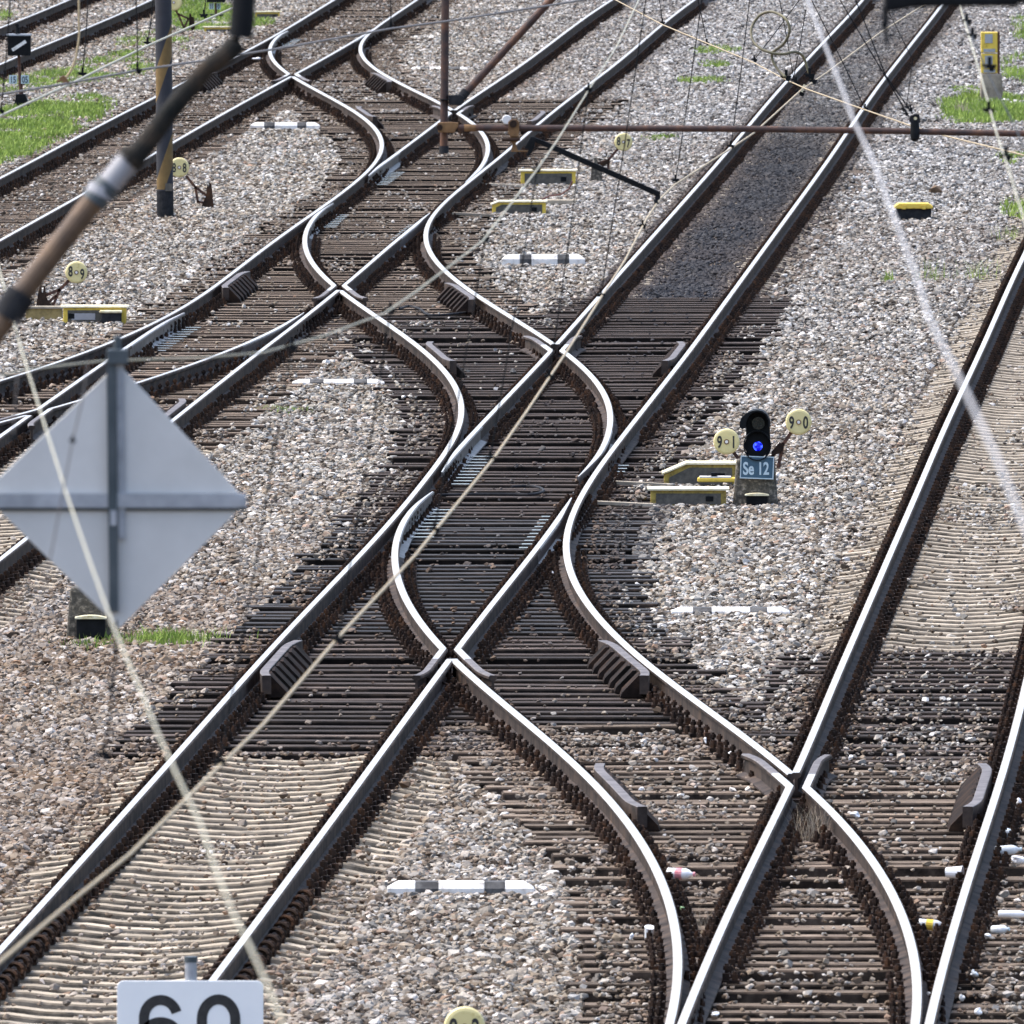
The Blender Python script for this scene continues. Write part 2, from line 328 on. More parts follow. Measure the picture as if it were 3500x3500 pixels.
# wing rails of each frog and guard rails opposite
GP = [(-.036, -.13), (-.036, .014), (-.032, .018), (.032, .018), (.036, .014), (.036, -.13)]
def guard(key, k, side, yc, half=2.4):
    """check rail on the given side (+1 = right) of rail k"""
    mb = MB(); path = []
    for y in samples(yc - half, yc + half, .3):
        t = max(0, (abs(y - yc) - half + .9) / .9); path.append((rx(k, y) + side * (.118 + .055 * t * t), y))
    sweep(mb, path, prof=GP, top={1, 2, 3}, zt=ZT)
    g = mb.build('guard_rail', [M['head_old'], M['railside']], TR[key])
    n = 7
    for i in range(n):
        y = yc - half + .5 + (2 * half - 1.0) * i / (n - 1); x = rx(k, y) + side * .156
        b = MB(); b.prism([(0, .03), (side * .17, .03), (side * .155, .07), (side * .025, .205), (0, .205)], -.29, .29)
        b.v = [(p[0] + x, p[1] + y, p[2]) for p in b.v]
        b.build('guard_bracket', M['bracket'], g)
for ra, rb, y0, w, s, tk in FROGS:
    for r, o in ((ra, rb), (rb, ra)):
        sd_ = -1 if rx(r, w) < rx(o, w) else 1
        path = []
        for y in samples(w, y0 + s * 2.5, .2):
            t = max(0, (s * (y - y0) - 1.6) / .9); path.append((rx(o, y) + sd_ * (.118 + .05 * t * t), y))
        if path[0][1] > path[-1][1]: path = path[::-1]
        j = 5
        near = path if s > 0 else path
        mb = MB(); sweep(mb, path, zoff=lambda y: -.0012 + Z_I[r])
        # the first half metre behind the bend is still polished by the wheels
        wg = mb.build('wing_rail', [M['head_old'], M['railside'], M['head']], TR[tk])
        for p in wg.data.polygons:
            if p.material_index == 0 and s * (p.center.y - y0) < 0.25: p.material_index = 2
for key, k, sd_, v in (('C', 'P9', 1, 960), ('K1', 'P6', -1, 1000), ('K1', 'P1', 1, 1205), ('AB', 'P3', -1, 1205), ('AB', 'P1', 1, 2255), ('K2', 'P3', -1, 2255), ('K2', 'P5', 1, 2690), ('D', 'P16', -1, 2690), ('E', 'P9', 1, 385), ('C', 'P6', -1, 400), ('F', 'P14', 1, 264), ('E', 'P12', -1, 268), ('H', 'P9', 1, 1412), ('C', 'P7', -1, 1405)):
    guard(key, k, sd_, yY(v))
# ------------------------------------------------------------ sleepers
def conc_profile(w):
    h = w / 2; return [(-h, -.06), (-h + .22, -.035), (-h + .38, 0), (-.5, .0), (-.32, -.022), (0, -.036), (.32, -.022), (.5, 0), (h - .38, 0), (h - .22, -.035), (h, -.06)]
def sleeper_mesh(kind, w):
    mb = MB()
    if kind == 'wood':
        mb.box((0, 0, -.08), (w, .25, .16))
        o = mb.build('sleeper', M['wood'], link=False); bevel(o, .012, 1)
    else:
        pr = conc_profile(w); n = len(pr)
        vs = []
        for x, z in pr:
            vs += [(x, -.145, z - .17), (x, -.105, z - .012), (x, -.092, z), (x, .092, z), (x, .105, z - .012), (x, .145, z - .17)]
        fs = []
        for i in range(n - 1):
            for j in range(5): a = i * 6 + j; fs.append((a, a + 1, a + 7, a + 6))
        fs += [tuple(range(6)), tuple(range((n - 1) * 6 + 5, (n - 1) * 6 - 1, -1))]
        mb.add(vs, fs); o = mb.build('sleeper', M['conc'], link=False)
    return o
def chair_mesh(kind):
    mb = MB()
    if kind == 'wood':
        mb.box((0, 0, .012), (.37, .16, .022))
        for s in (-1, 1):
            mb.box((s * .098, 0, .043), (.045, .12, .045)); mb.tube([(s * .103, 0, .06), (s * .103, 0, .125)], .014, 6); mb.tube([(s * .103, 0, .085), (s * .103, 0, .112)], .026, 6)
            for t in (-.05, .05):
                mb.tube([(s * .155, t, .02), (s * .155, t, .06)], .022, 6); mb.tube([(s * .155, t, .06), (s * .155, t, .078)], .012, 6)
    elif kind == 'bolt':
        mb.box((0, 0, .008), (.36, .17, .016))
        for s in (-1, 1):
            mb.box((s * .10, 0, .04), (.06, .13, .05)); mb.tube([(s * .108, 0, .06), (s * .108, 0, .135)], .015, 6); mb.tube([(s * .108, 0, .085), (s * .108, 0, .125)], .03, 6)
            mb.tube([(s * .158, .03, .01), (s * .158, .03, .07)], .026, 6)
    else:
        for s in (-1, 1):
            mb.box((s * .11, 0, .02), (.09, .16, .04))
            p = [(s * (.10 + .05 * math.cos(a)), .09 * math.cos(a * .5 + .3), .05 + .045 * math.sin(a)) for a in [x * .42 for x in range(-1, 9)]]
            mb.tube(p, .013, 6)
            p = [(s * (.10 + .05 * math.cos(a)), -.09 * math.cos(a * .5 + .3), .05 + .045 * math.sin(a)) for a in [x * .42 for x in range(-1, 9)]]
            mb.tube(p, .013, 6); mb.tube([(s * .125, 0, .04), (s * .125, 0, .10)], .024, 6)
    return mb.build('rail_chair', M['rust'], link=False)
CH = {k: chair_mesh(k) for k in ('wood', 'bolt', 'clip')}
_sl = {}
def sl_mesh(kind, w, mt):
    w = round(w * 5) / 5; key = (kind, w, mt)
    if key not in _sl:
        o = sleeper_mesh(kind, w); me = o.data
        if kind == 'wood':   # bevel baked so that every copy shares one mesh
            bm = bmesh.new(); bm.from_mesh(me); bmesh.ops.bevel(bm, geom=bm.edges[:], offset=.012, segments=1, affect='EDGES'); bm.to_mesh(me); bm.free()
        me.materials.clear(); me.materials.append(M[mt]); me.materials.append(M[('woodgreyshade' if mt == 'woodgrey' else 'woodshade') if kind == 'wood' else 'concshade'])
        for p in me.polygons: p.material_index = 0 if p.normal.z > .8 and p.center.z > -.07 else 1  # lit tops lighter, sides take the colour with painted shade
        _sl[key] = me
    return _sl[key], w
# spans: track, kind, material, v near, v far, left rail, right rail, left overhang, right overhang, rails carried, z, chair kind
SP = [
 ('AB', 'conc', 'conc', 4100, 3085, 'P1', 'P4', .56, .56, ('P1', 'P4'), .02, 'clip'),
 ('AB', 'conc', 'conc', 3085, 2590, 'P1', 'P4', .56, .56, ('P1', 'P4'), .02, 'bolt'),
 ('AB', 'wood', 'wood', 2585, 2490, 'P1', 'P4', .7, .6, ('P1', 'P4'), .03, 'wood'),
 ('AB', 'wood', 'wood', 2490, 2180, 'P1', 'P3', .62, .62, ('P1', 'P5', 'P4', 'P3'), .03, 'wood'),
 ('AB', 'wood', 'woodoil', 2180, 1640, 'P1', 'P3', .62, .62, ('P1', 'P5', 'P4', 'P3'), .03, 'wood'),
 ('AB', 'wood', 'woodoil', 1640, 1150, 'P1', 'P3', .62, .62, ('P1', 'P6', 'P2', 'P3'), .03, 'wood'),
 ('AB', 'wood', 'woodoil', 1150, 1020, 'P2', 'P3', .62, .62, ('P2', 'P3'), .025, 'wood'),
 ('AB', 'conc', 'concdirty', 1020, -260, 'P2', 'P3', .56, .56, ('P2', 'P3'), .004, 'bolt'),
 ('K1', 'wood', 'wood', 1145, 1085, 'P1', 'P6', .62, .62, ('P1', 'P6'), .03, 'wood'),
 ('C', 'wood', 'woodgrey', 1085, 700, 'P9', 'P6', .62, .62, ('P9', 'P1', 'P7', 'P6'), .03, 'wood'),
 ('C', 'wood', 'woodgrey', 1520, 1085, 'P9', 'P7', .62, .62, ('P9', 'P11', 'P10', 'P7'), .03, 'wood'),
 ('C', 'conc', 'conc', 2150, 1520, 'P10', 'P7', .56, .56, ('P10', 'P7'), .02, 'bolt'),
 ('H', 'conc', 'conc', 1640, 1520, 'P9', 'P11', .56, .4, ('P9', 'P11'), .02, 'bolt'),
 ('C', 'wood', 'woodgrey', 700, 640, 'P9', 'P6', .62, .62, ('P9', 'P6'), .03, 'wood'),
 ('C', 'wood', 'woodgrey', 640, 345, 'P9', 'P6', .62, .62, ('P9', 'P8', 'P12', 'P6'), .03, 'wood'),
 ('C', 'conc', 'concdirty', 345, -260, 'P8', 'P6', .5, .5, ('P8', 'P6'), -.01, 'bolt'),
 ('F', 'wood', 'woodgrey', 340, 60, 'P14', 'P12', .62, .62, ('P14', 'P9', 'P13', 'P12'), .03, 'wood'),
 ('F', 'wood', 'woodgrey', 1000, 340, 'P14', 'P13', .5, .5, ('P14', 'P13'), .02, 'wood'),
 ('F', 'wood', 'woodgrey', 60, -260, 'P14', 'P12', .5, .5, ('P14', 'P12'), .02, 'wood'),
 ('K2', 'wood', 'woodgrey', 2640, 2490, 'P5', 'P3', .62, .5, ('P5', 'P3'), .03, 'wood'),
 ('D', 'wood', 'woodgrey', 4100, 2640, 'P5', 'P16', .62, .62, ('P5', 'P15', 'P3', 'P16'), .03, 'wood'),
 ('D', 'wood', 'wood', 2640, 2235, 'P15', 'P16', .62, .62, ('P15', 'P16'), .03, 'wood'),
 ('D', 'conc', 'concdirty', 2235, 400, 'P15', 'P16', .56, .56, ('P15', 'P16'), .02, 'bolt'),
 ('G', 'wood', 'wood', 300, -260, 'P17', 'P18', .5, .5, ('P17', 'P18'), .0, 'wood'),
]
class Span: pass
SPANS = []; SLP = {}
for (key, kind, mt, v0, v1, L, R_, ol, orr, rails, z, ck) in SP:
    s = Span(); s.y0, s.y1 = yY(v0, 0), yY(v1, 0); s.L, s.R, s.ol, s.orr = L, R_, ol, orr; s.kind = kind; s.z = z; s.key = key; s.mt = mt
    s.ys = np.arange(math.ceil(s.y0 / .6) * .6, s.y1 - .05, .6); SPANS.append(s)
    for y in s.ys:
        y = y + rnd.uniform(-.02, .02); zz = z - (rnd.uniform(.015, .05) if kind == 'wood' and rnd.random() < .2 else rnd.uniform(0, .008))
        xl, xr = rx(L, y) - ol, rx(R_, y) + orr
        if kind == 'wood': xl -= rnd.choice((0, 0, .1)); xr += rnd.choice((0, 0, .1, .15))
        SLP.setdefault(key, []).append((y, xl, xr, kind, mt, rails, zz, ck, rslope(L, y)))
def visible(y, xl, xr):
    hw = 0.0258 * y; return not (xl > hw + .3 or xr < -hw - .3)
SEATS = []
for key, lst in SLP.items():
    lst = sorted([t for t in lst if visible(*t[:3]) or t[0] < 118], key=lambda t: t[0])
    seen = [t for t in lst if t[0] > 124 and visible(*t[:3])]
    named = set(id(t) for t in seen[:100]); rest = MB(); restc = MB()
    for t in lst:
        y, xl, xr, kind, mt, rails, z, ck, sl = t
        me, w = sl_mesh(kind, xr - xl, mt); xc = (xl + xr) / 2
        T = Matrix.Translation((xc, y, z)) @ Matrix.Rotation(-math.atan(sl) * .8 + rnd.uniform(-.004, .004), 4, 'Z') @ Matrix.Rotation(rnd.uniform(-.006, .006), 4, 'Y')
        seats = []
        for k in rails:
            lo, hi = FIT[k][0][0] + 2.5, FIT[k][0][-1] - 2.5
            if k in ('P5', 'P4', 'P2', 'P6', 'P7', 'P8', 'P10', 'P11', 'P12', 'P13') or k in ('P1', 'P9'):
                if k != 'P4' and not (lo < y < hi) and hi < y: continue
                if k == 'P4' and y > hi: continue
                if k in ('P2', 'P8', 'P6', 'P12') and y < lo: continue
            x = rx(k, y)
            if any(abs(x - q) < .2 for q in seats): continue
            if xl < x < xr: seats.append(x)
        for x in seats: SEATS.append((x, y))
        if id(t) in named:
            o = bpy.data.objects.new('sleeper', me); C.objects.link(o); o.parent = TR[key]; o.matrix_local = T
            for x in seats:
                c = bpy.data.objects.new('rail_chair', CH[ck].data); C.objects.link(c); c.parent = o
                c.matrix_local = T.inverted() @ Matrix.Translation((x, y, z)) @ Matrix.Rotation(-math.atan(sl), 4, 'Z')
        else:
            b = len(rest.v); rest.v += [tuple(T @ p.co) for p in me.vertices]; mi = 1 if mt in ('conc', 'concdirty') else 0
            for p in me.polygons: rest.f.append([b + i for i in p.vertices]); rest.m.append(2 * mi + p.material_index)
            cm = CH[ck].data
            for x in seats:
                b = len(restc.v); restc.v += [(p.co.x + x, p.co.y + y, p.co.z + z) for p in cm.vertices]
                for p in cm.polygons: restc.f.append([b + i for i in p.vertices]); restc.m.append(0)
    if rest.v:
        ro = rest.build('sleeper', [M['woodgrey' if key in 'DCF' else 'wood'], M['woodshade'], M['concdirty'], M['concshade']], TR[key], fix=False); ro['kind'] = 'stuff'
        if restc.v: rc = restc.build('rail_chair', M['rust'], ro, fix=False); rc['kind'] = 'stuff'
# slide plates under the switch blades
pm = MB(); pm.box((0, 0, 0), (.22, .10, .008)); pmesh = bevel(pm.build('slide_plate', M['plate'], link=False), .004).data
def slides(key, k, vt, side, n=10, d=-1):
    """plates on the inner side of blade k, running from its tip"""
    yt = yY(vt)
    for i in range(n):
        y = round((yt + d * (.6 + .6 * i)) / .6) * .6
        o = bpy.data.objects.new('slide_plate', pmesh); C.objects.link(o); o.parent = TR[key]
        o.location = (rx(k, y) + side * .16, y, .056); o.rotation_euler = (0, 0, -math.atan(rslope(k, y)))
slides('AB', 'P2', 1609, 1, 10, 1); slides('K1', 'P6', 1625, 1, 8, 1); slides('AB', 'P4', 1697, -1, 10, -1); slides('K2', 'P5', 1676, 1, 9, -1)
slides('C', 'P8', 598, 1, 9, 1); slides('C', 'P7', 725, -1, 9, -1); slides('K1', 'P1', 690, 1, 8, -1); slides('C', 'P10', 1066, 1, 11, -1); slides('E', 'P9', 104, 1, 8, -1)

# ------------------------------------------------------------ ground sheet and ballast
def span_masks(X, Y):
    """in-track mask, on-sleeper mask, dark (oil) and rust masks for arrays of points"""
    intr = np.zeros(len(X)); onsl = np.zeros(len(X), bool); ztop = np.zeros(len(X)); wood = np.zeros(len(X), bool)
    for s in SPANS:
        ii = np.where((Y > s.y0 - .2) & (Y < s.y1 + .2))[0]
        if not len(ii): continue
        y = Y[ii]; gy = np.linspace(s.y0 - 1, s.y1 + 1, max(4, int((s.y1 - s.y0) / 1.2)))
        xl = np.interp(y, gy, [rx(s.L, q) for q in gy]); xr = np.interp(y, gy, [rx(s.R, q) for q in gy]); x = X[ii]
        e = np.minimum(x - (xl - s.ol - .05), (xr + s.orr + .05) - x)
        m = np.clip(e / .25, 0, 1); intr[ii] = np.maximum(intr[ii], m * (1 if s.z > .01 else .0))
        yy = np.abs((y / .6) - np.round(y / .6)) * .6
        on = (yy < .15) & (e > .05) & (s.z > .01); onsl[ii] |= on; wood[ii] |= (s.kind == 'wood') & (e > -.2)
    return intr, onsl, wood
_gy = np.arange(100, 432, 1.0); _rt = {k: np.array([rx(k, y) for y in _gy]) for k in RP}
def track_key(X, Y):
    k = np.zeros(len(X), int)
    for s in SPANS:
        gy = np.linspace(s.y0 - 1, s.y1 + 1, max(4, int((s.y1 - s.y0) / 1.2)))
        xl = np.interp(Y, gy, [rx(s.L, q) for q in gy]) - s.ol; xr = np.interp(Y, gy, [rx(s.R, q) for q in gy]) + s.orr
        m = (Y >= s.y0) & (Y < s.y1) & (X > xl) & (X < xr)
        k[m] = {'AB': 0, 'C': 1, 'H': 1, 'K1': 2, 'K2': 2, 'D': 4, 'F': 3, 'G': 5, 'E': 3}[s.key]
        if s.kind == 'conc': k[m] = 2
    return k
def span_edge(X, Y):
    e = np.full(len(X), -1.)
    for s in SPANS:
        gy = np.linspace(s.y0 - 1, s.y1 + 1, max(4, int((s.y1 - s.y0) / 1.2)))
        xl = np.interp(Y, gy, [rx(s.L, q) for q in gy]) - s.ol; xr = np.interp(Y, gy, [rx(s.R, q) for q in gy]) + s.orr
        m = (Y >= s.y0) & (Y < s.y1); e[m] = np.maximum(e[m], np.minimum(X - xl, xr - X)[m])
    return e
def rail_dist(X, Y):
    d = np.full(len(X), 9.0)
    for k in RP:
        lo, hi = FIT[k][0][0], FIT[k][0][-1]
        x = np.interp(Y, _gy, _rt[k]); dd = np.abs(X - x)
        if k not in ('P14', 'P15', 'P16', 'P17', 'P18', 'P3'):
            dd = np.where((Y > lo - 30) & (Y < hi + 1), dd, 9)
        d = np.minimum(d, dd)
    return d
def vnoise(X, Y, sc, seed):
    r = np.random.default_rng(seed); t = r.random((256, 256)); x = X / sc; y = Y / sc
    xi = np.floor(x).astype(int); yi = np.floor(y).astype(int); fx = x - xi; fy = y - yi; fx = fx * fx * (3 - 2 * fx); fy = fy * fy * (3 - 2 * fy)
    a = t[xi % 256, yi % 256]; b = t[(xi + 1) % 256, yi % 256]; c = t[xi % 256, (yi + 1) % 256]; d = t[(xi + 1) % 256, (yi + 1) % 256]
    return (a * (1 - fx) + b * fx) * (1 - fy) + (c * (1 - fx) + d * fx) * fy
def smooth(a, b, x): t = np.clip((x - a) / (b - a), 0, 1); return t * t * (3 - 2 * t)
# ground
gx = np.concatenate([[-300, -120, -50, -25], np.arange(-14, 16.01, .16), [25, 50, 120, 300]])
gyy = np.concatenate([[-60, 20, 80], np.arange(104, 260, .5), np.arange(260, 430, 1.0), [460, 520, 700, 1100, 2500]])
GX, GY = np.meshgrid(gx, gyy); fx, fy = GX.ravel(), GY.ravel()
it, _, _ = span_masks(fx, fy)
gz = -.025 - .075 * it + .03 * (vnoise(fx, fy, 1.6, 3) - .5) * (1 - it)
nx_, ny_ = len(gx), len(gyy)
ids = np.arange(nx_ * ny_).reshape(ny_, nx_)
gf = np.stack([ids[:-1, :-1], ids[:-1, 1:], ids[1:, 1:], ids[1:, :-1]], -1).reshape(-1, 4)
gm = bpy.data.meshes.new('ground'); gm.from_pydata(np.stack([fx, fy, gz], 1).tolist(), [], gf.tolist()); gm.update()
M['ground'] = mat('gritty_ground', [(.03, .024, .02), (.10, .08, .065), (.26, .22, .19)], 22, 0.95, 0, .8, coord='World', lo=.3, hi=.72, spec=.05)
gm.materials.append(M['ground']); go = bpy.data.objects.new('ground', gm); C.objects.link(go); tag(go, kind='structure')

# crushed stones, one variant mesh each; scattered as one uncountable mass
def stone(i):
    r = random.Random(100 + i); bm = bmesh.new()
    for _ in range(13):
        v = Vector((r.gauss(0, 1), r.gauss(0, 1), r.gauss(0, 1))).normalized()
        bm.verts.new((v.x * r.uniform(.85, 1.15), v.y * r.uniform(.75, 1.0), v.z * r.uniform(.45, .75)))
    bmesh.ops.convex_hull(bm, input=bm.verts[:]); me = bpy.data.meshes.new('stone'); bm.to_mesh(me); bm.free()
    me.materials.append(M['stone']); return bpy.data.objects.new('stone', me)
def stone_mat():
    m = bpy.data.materials.new('crushed_stone'); m.use_nodes = True; t = m.node_tree; N = t.nodes; L = t.links; p = N['Principled BSDF']; p.inputs['Roughness'].default_value = .85; p.inputs['Specular IOR Level'].default_value = .12
    oi = N.new('ShaderNodeObjectInfo'); cr = N.new('ShaderNodeValToRGB'); e = cr.color_ramp.elements; cr.color_ramp.interpolation = 'LINEAR'
    stops = [(0, (.034, .028, .023)), (.13, (.095, .076, .058)), (.26, (.20, .165, .125)), (.38, (.32, .27, .205)), (.48, (.27, .26, .235)), (.58, (.135, .13, .12)), (.68, (.385, .345, .285)), (.78, (.49, .465, .42)), (.86, (.235, .23, .215)), (.905, (.29, .18, .115)), (.945, (.74, .715, .67)), (1, (.36, .35, .33))]
    e[0].position, e[0].color = stops[0][0], (*stops[0][1], 1); e[1].position, e[1].color = 1, (*stops[-1][1], 1)
    for q, c in stops[1:-1]: n = e.new(q); n.color = (*c, 1)
    L.new(oi.outputs['Random'], cr.inputs[0])
    def at(n): a = N.new('ShaderNodeAttribute'); a.attribute_type = 'INSTANCER'; a.attribute_name = n; return a.outputs['Fac']
    geo = N.new('ShaderNodeNewGeometry'); nz = N.new('ShaderNodeTexNoise'); nz.inputs['Scale'].default_value = 45; nz.inputs['Detail'].default_value = 3; L.new(geo.outputs['Position'], nz.inputs['Vector'])
    mr = N.new('ShaderNodeMapRange'); mr.inputs[1].default_value = .3; mr.inputs[2].default_value = .7; mr.inputs[3].default_value = .72; mr.inputs[4].default_value = 1.18; L.new(nz.outputs['Fac'], mr.inputs[0])
    v = N.new('ShaderNodeVectorMath'); v.operation = 'SCALE'; L.new(cr.outputs[0], v.inputs[0]); L.new(mr.outputs[0], v.inputs['Scale'])
    mx = N.new('ShaderNodeMix'); mx.data_type = 'RGBA'; L.new(at('dark'), mx.inputs[0]); L.new(v.outputs[0], mx.inputs[6]); mx.inputs[7].default_value = (.030, .033, .042, 1)
    mw = N.new('ShaderNodeMix'); mw.data_type = 'RGBA'; L.new(at('warm'), mw.inputs[0]); L.new(mx.outputs[2], mw.inputs[6]); mw.inputs[7].default_value = (.17, .108, .066, 1)
    mg = N.new('ShaderNodeHueSaturation'); sub = N.new('ShaderNodeMath'); sub.operation = 'SUBTRACT'; sub.inputs[0].default_value = 1.0; L.new(at('grey'), sub.inputs[1]); L.new(sub.outputs[0], mg.inputs['Saturation']); L.new(mw.outputs[2], mg.inputs['Color'])
    L.new(mg.outputs[0], p.inputs['Base Color']); return m
M['stone'] = stone_mat()
proto = bpy.data.collections.new('stone_shapes')
for i in range(14): proto.objects.link(stone(i))

def poly_mask(X, Y, pts):
    """soft stain given by a quad of ground points"""
    inside = np.zeros(len(X), bool); n = len(pts); j = n - 1
    for i in range(n):
        xi, yi = pts[i]; xj, yj = pts[j]
        inside ^= ((yi > Y) != (yj > Y)) & (X < (xj - xi) * (Y - yi) / (yj - yi + 1e-9) + xi); j = i
    return inside
ys = []
for D0, D1, dens in ((112, 150, 330), (150, 200, 260), (200, 260, 190), (260, 410, 140)):
    hw0, hw1 = .0258 * 1.16 * D0 + .6, .0258 * 1.16 * D1 + .6
    n = int((hw0 + hw1) * (D1 - D0) * dens); q = nr.random((n, 2)); y = D0 + (D1 - D0) * q[:, 1]; hw = .0258 * 1.16 * y + .6
    ys.append(np.stack([(q[:, 0] * 2 - 1) * hw, y], 1))
P = np.concatenate(ys); X, Y = P[:, 0], P[:, 1]
it, on, wood = span_masks(X, Y); rd = rail_dist(X, Y)
n3 = vnoise(X, Y * .4, 2.6, 15); n1 = vnoise(X, Y, 2.2, 5); n2 = vnoise(X, Y * .5, 1.1, 6)
keep = np.ones(len(X), bool)
ru = nr.random(len(X))
key_ = track_key(X, Y); edge = span_edge(X, Y)
cover = np.choose(key_, [.04, .08, .10, .30, .15, .30]) + .16 * (key_ == 4) * (Y > yY(2660))          # share of stones that stay on top of the sleepers
cover = cover * (.35 + 1.3 * n1) + .55 * (n2 > .74) * (cover > .06) + .8 * np.clip(1 - edge / (.25 + .7 * n3), 0, 1) * (n1 > .33) * np.where(wood, 1, .5)
keep &= ~((it > .6) & on & (ru > cover))
keep &= ~((it > .6) & ~on & (ru > .75))
keep &= rd > .085
keep &= ~((rd < .2) & (it > .5) & (ru > .25))
xe = X - np.interp(Y, _gy, _rt['P3']); keep &= ~((Y > yY(1030)) & (Y < yY(520)) & (xe > .05) & (xe < .62) & (ru > .30))
X, Y, it, on, wood, rd, n1, n2, n3, edge = (a[keep] for a in (X, Y, it, on, wood, rd, n1, n2, n3, edge))
n = len(X)
size = np.clip(nr.lognormal(math.log(.027), .32, n), .015, .065) * np.where(it > .6, .74, 1)
Z = np.where(it > .3, -.085 + .055 * nr.random(n) + .035 * (n2 - .4), -.012 + .022 * nr.random(n) + .03 * (vnoise(X, Y, 1.6, 3) - .5))
Z = np.where(on & (it > .6), .028 + size * .45, Z)
def xr_(k): return np.interp(Y, _gy, _rt[k])
inAB = (X > np.where(Y < yY(1600), xr_('P1'), xr_('P2')) - .3) & (X < np.where(Y < yY(1650), xr_('P4') + .9, xr_('P3') + .3))
yy1, yy2, yy3, yy4 = yY(2600), yY(2000), yY(1200), yY(250)
oil = inAB * (smooth(yy1, yy2, Y) * .5 + .85 * smooth(yY(1400), yY(1150), Y)) * (1 - .55 * smooth(yY(850), yY(200), Y))
dark = np.clip(oil * (.8 + .4 * n1) + .25 * it * wood * inAB + .04 * it * wood, 0, .95)
left = 1.3 * smooth(1.5, -3.5, X) * smooth(yY(1500), yY(2100), Y)
warm = np.clip(.30 * left + .22 * (n3 - .5) + .75 * np.exp(-(rd / .26) ** 2) * (.4 + n2) + .06 * it * wood + .10 * (n1 > .6), 0, .85)
grey = np.clip(.08 + .5 * smooth(yY(1900), yY(300), Y) * smooth(-2, 4, X) + .3 * (n2 - .5), 0, .75)
pm_ = bpy.data.meshes.new('ballast'); pm_.from_pydata(np.stack([X, Y, Z], 1).tolist(), [], [])
for nm, arr in (('dark', dark), ('warm', warm), ('grey', grey), ('scl', size)):
    a = pm_.attributes.new(nm, 'FLOAT', 'POINT'); a.data.foreach_set('value', arr.astype(np.float32))
a = pm_.attributes.new('rot', 'FLOAT_VECTOR', 'POINT'); rr = nr.random((n, 3)) * np.array([.7, .7, 6.28]) - np.array([.35, .35, 0]); a.data.foreach_set('vector', rr.astype(np.float32).ravel())
bo = bpy.data.objects.new('ballast', pm_); C.objects.link(bo); tag(bo, 'brown and grey crushed stone ballast between the tracks', 'ballast', kind='stuff')
ng = bpy.data.node_groups.new('scatter_stones', 'GeometryNodeTree')
ng.interface.new_socket('Geometry', in_out='INPUT', socket_type='NodeSocketGeometry'); ng.interface.new_socket('Geometry', in_out='OUTPUT', socket_type='NodeSocketGeometry')
N = ng.nodes; gi = N.new('NodeGroupInput'); gout = N.new('NodeGroupOutput'); iop = N.new('GeometryNodeInstanceOnPoints'); ci = N.new('GeometryNodeCollectionInfo')
ci.inputs['Collection'].default_value = proto; ci.inputs['Separate Children'].default_value = True; ci.inputs['Reset Children'].default_value = True
def natt(nm, dt): q = N.new('GeometryNodeInputNamedAttribute'); q.data_type = dt; q.inputs[0].default_value = nm; return q.outputs[0]
Lk = ng.links
Lk.new(gi.outputs[0], iop.inputs['Points']); Lk.new(ci.outputs[0], iop.inputs['Instance']); iop.inputs['Pick Instance'].default_value = True
e2r = N.new('FunctionNodeEulerToRotation'); Lk.new(natt('rot', 'FLOAT_VECTOR'), e2r.inputs[0]); Lk.new(e2r.outputs[0], iop.inputs['Rotation']); Lk.new(natt('scl', 'FLOAT'), iop.inputs['Scale'])
Lk.new(iop.outputs[0], gout.inputs[0])
md = bo.modifiers.new('scatter', 'NODES'); md.node_group = ng
print('stones', n)
# ------------------------------------------------------------ lineside things
def px(v): return FPX / gp(1750, v).y                # photo pixels per metre for something standing at row v
class Loc:
    """local frame of a thing whose base stands at photo point (u0, v0): x right, z up, in metres"""
    def __init__(s, u0, v0, D=None):
        s.u0, s.v0 = u0, v0; s.p = gp(u0, v0) if D is None else bp(u0, v0, D); s.s = FPX / s.p.y
    def __call__(s, u, v, y=0.0): return Vector(((u - s.u0) / s.s, y, (s.v0 - v) / s.s))
def flat_text(txt, h, sx, loc, m, parent, name='lettering'):
    cu = bpy.data.curves.new('lettering', 'FONT'); cu.body = txt; cu.size = h / .72; cu.align_x = 'CENTER'; cu.extrude = .0015; cu.offset = h * .035
    t = bpy.data.objects.new('lettering', cu); C.objects.link(t); dg = bpy.context.evaluated_depsgraph_get(); me = bpy.data.meshes.new_from_object(t.evaluated_get(dg))
    bpy.data.objects.remove(t); me.materials.clear(); me.materials.append(m)
    o = bpy.data.objects.new(name, me); C.objects.link(o); o.parent = parent
    o.matrix_local = Matrix.Translation(loc) @ Matrix.Rotation(math.pi / 2, 4, 'X') @ Matrix.Diagonal((sx, 1, 1, 1)) @ Matrix.Translation((0, -h / 2, 0)); return o
def lathe_y(mb, prof, c, n=28, m=0):
    """profile (radius, y) turned about the Y axis through c"""
    b = len(mb.v); k = len(prof)
    for r, y in prof: mb.v += [(c[0] + r * math.cos(2 * math.pi * j / n), c[1] + y, c[2] + r * math.sin(2 * math.pi * j / n)) for j in range(n)]
    for i in range(k - 1):
        for j in range(n): mb.f.append([b + i * n + j, b + i * n + (j + 1) % n, b + (i + 1) * n + (j + 1) % n, b + (i + 1) * n + j]); mb.m.append(m)
    mb.f.append([b + j for j in range(n)]); mb.m.append(m); mb.f.append([b + (k - 1) * n + j for j in range(n)]); mb.m.append(m)

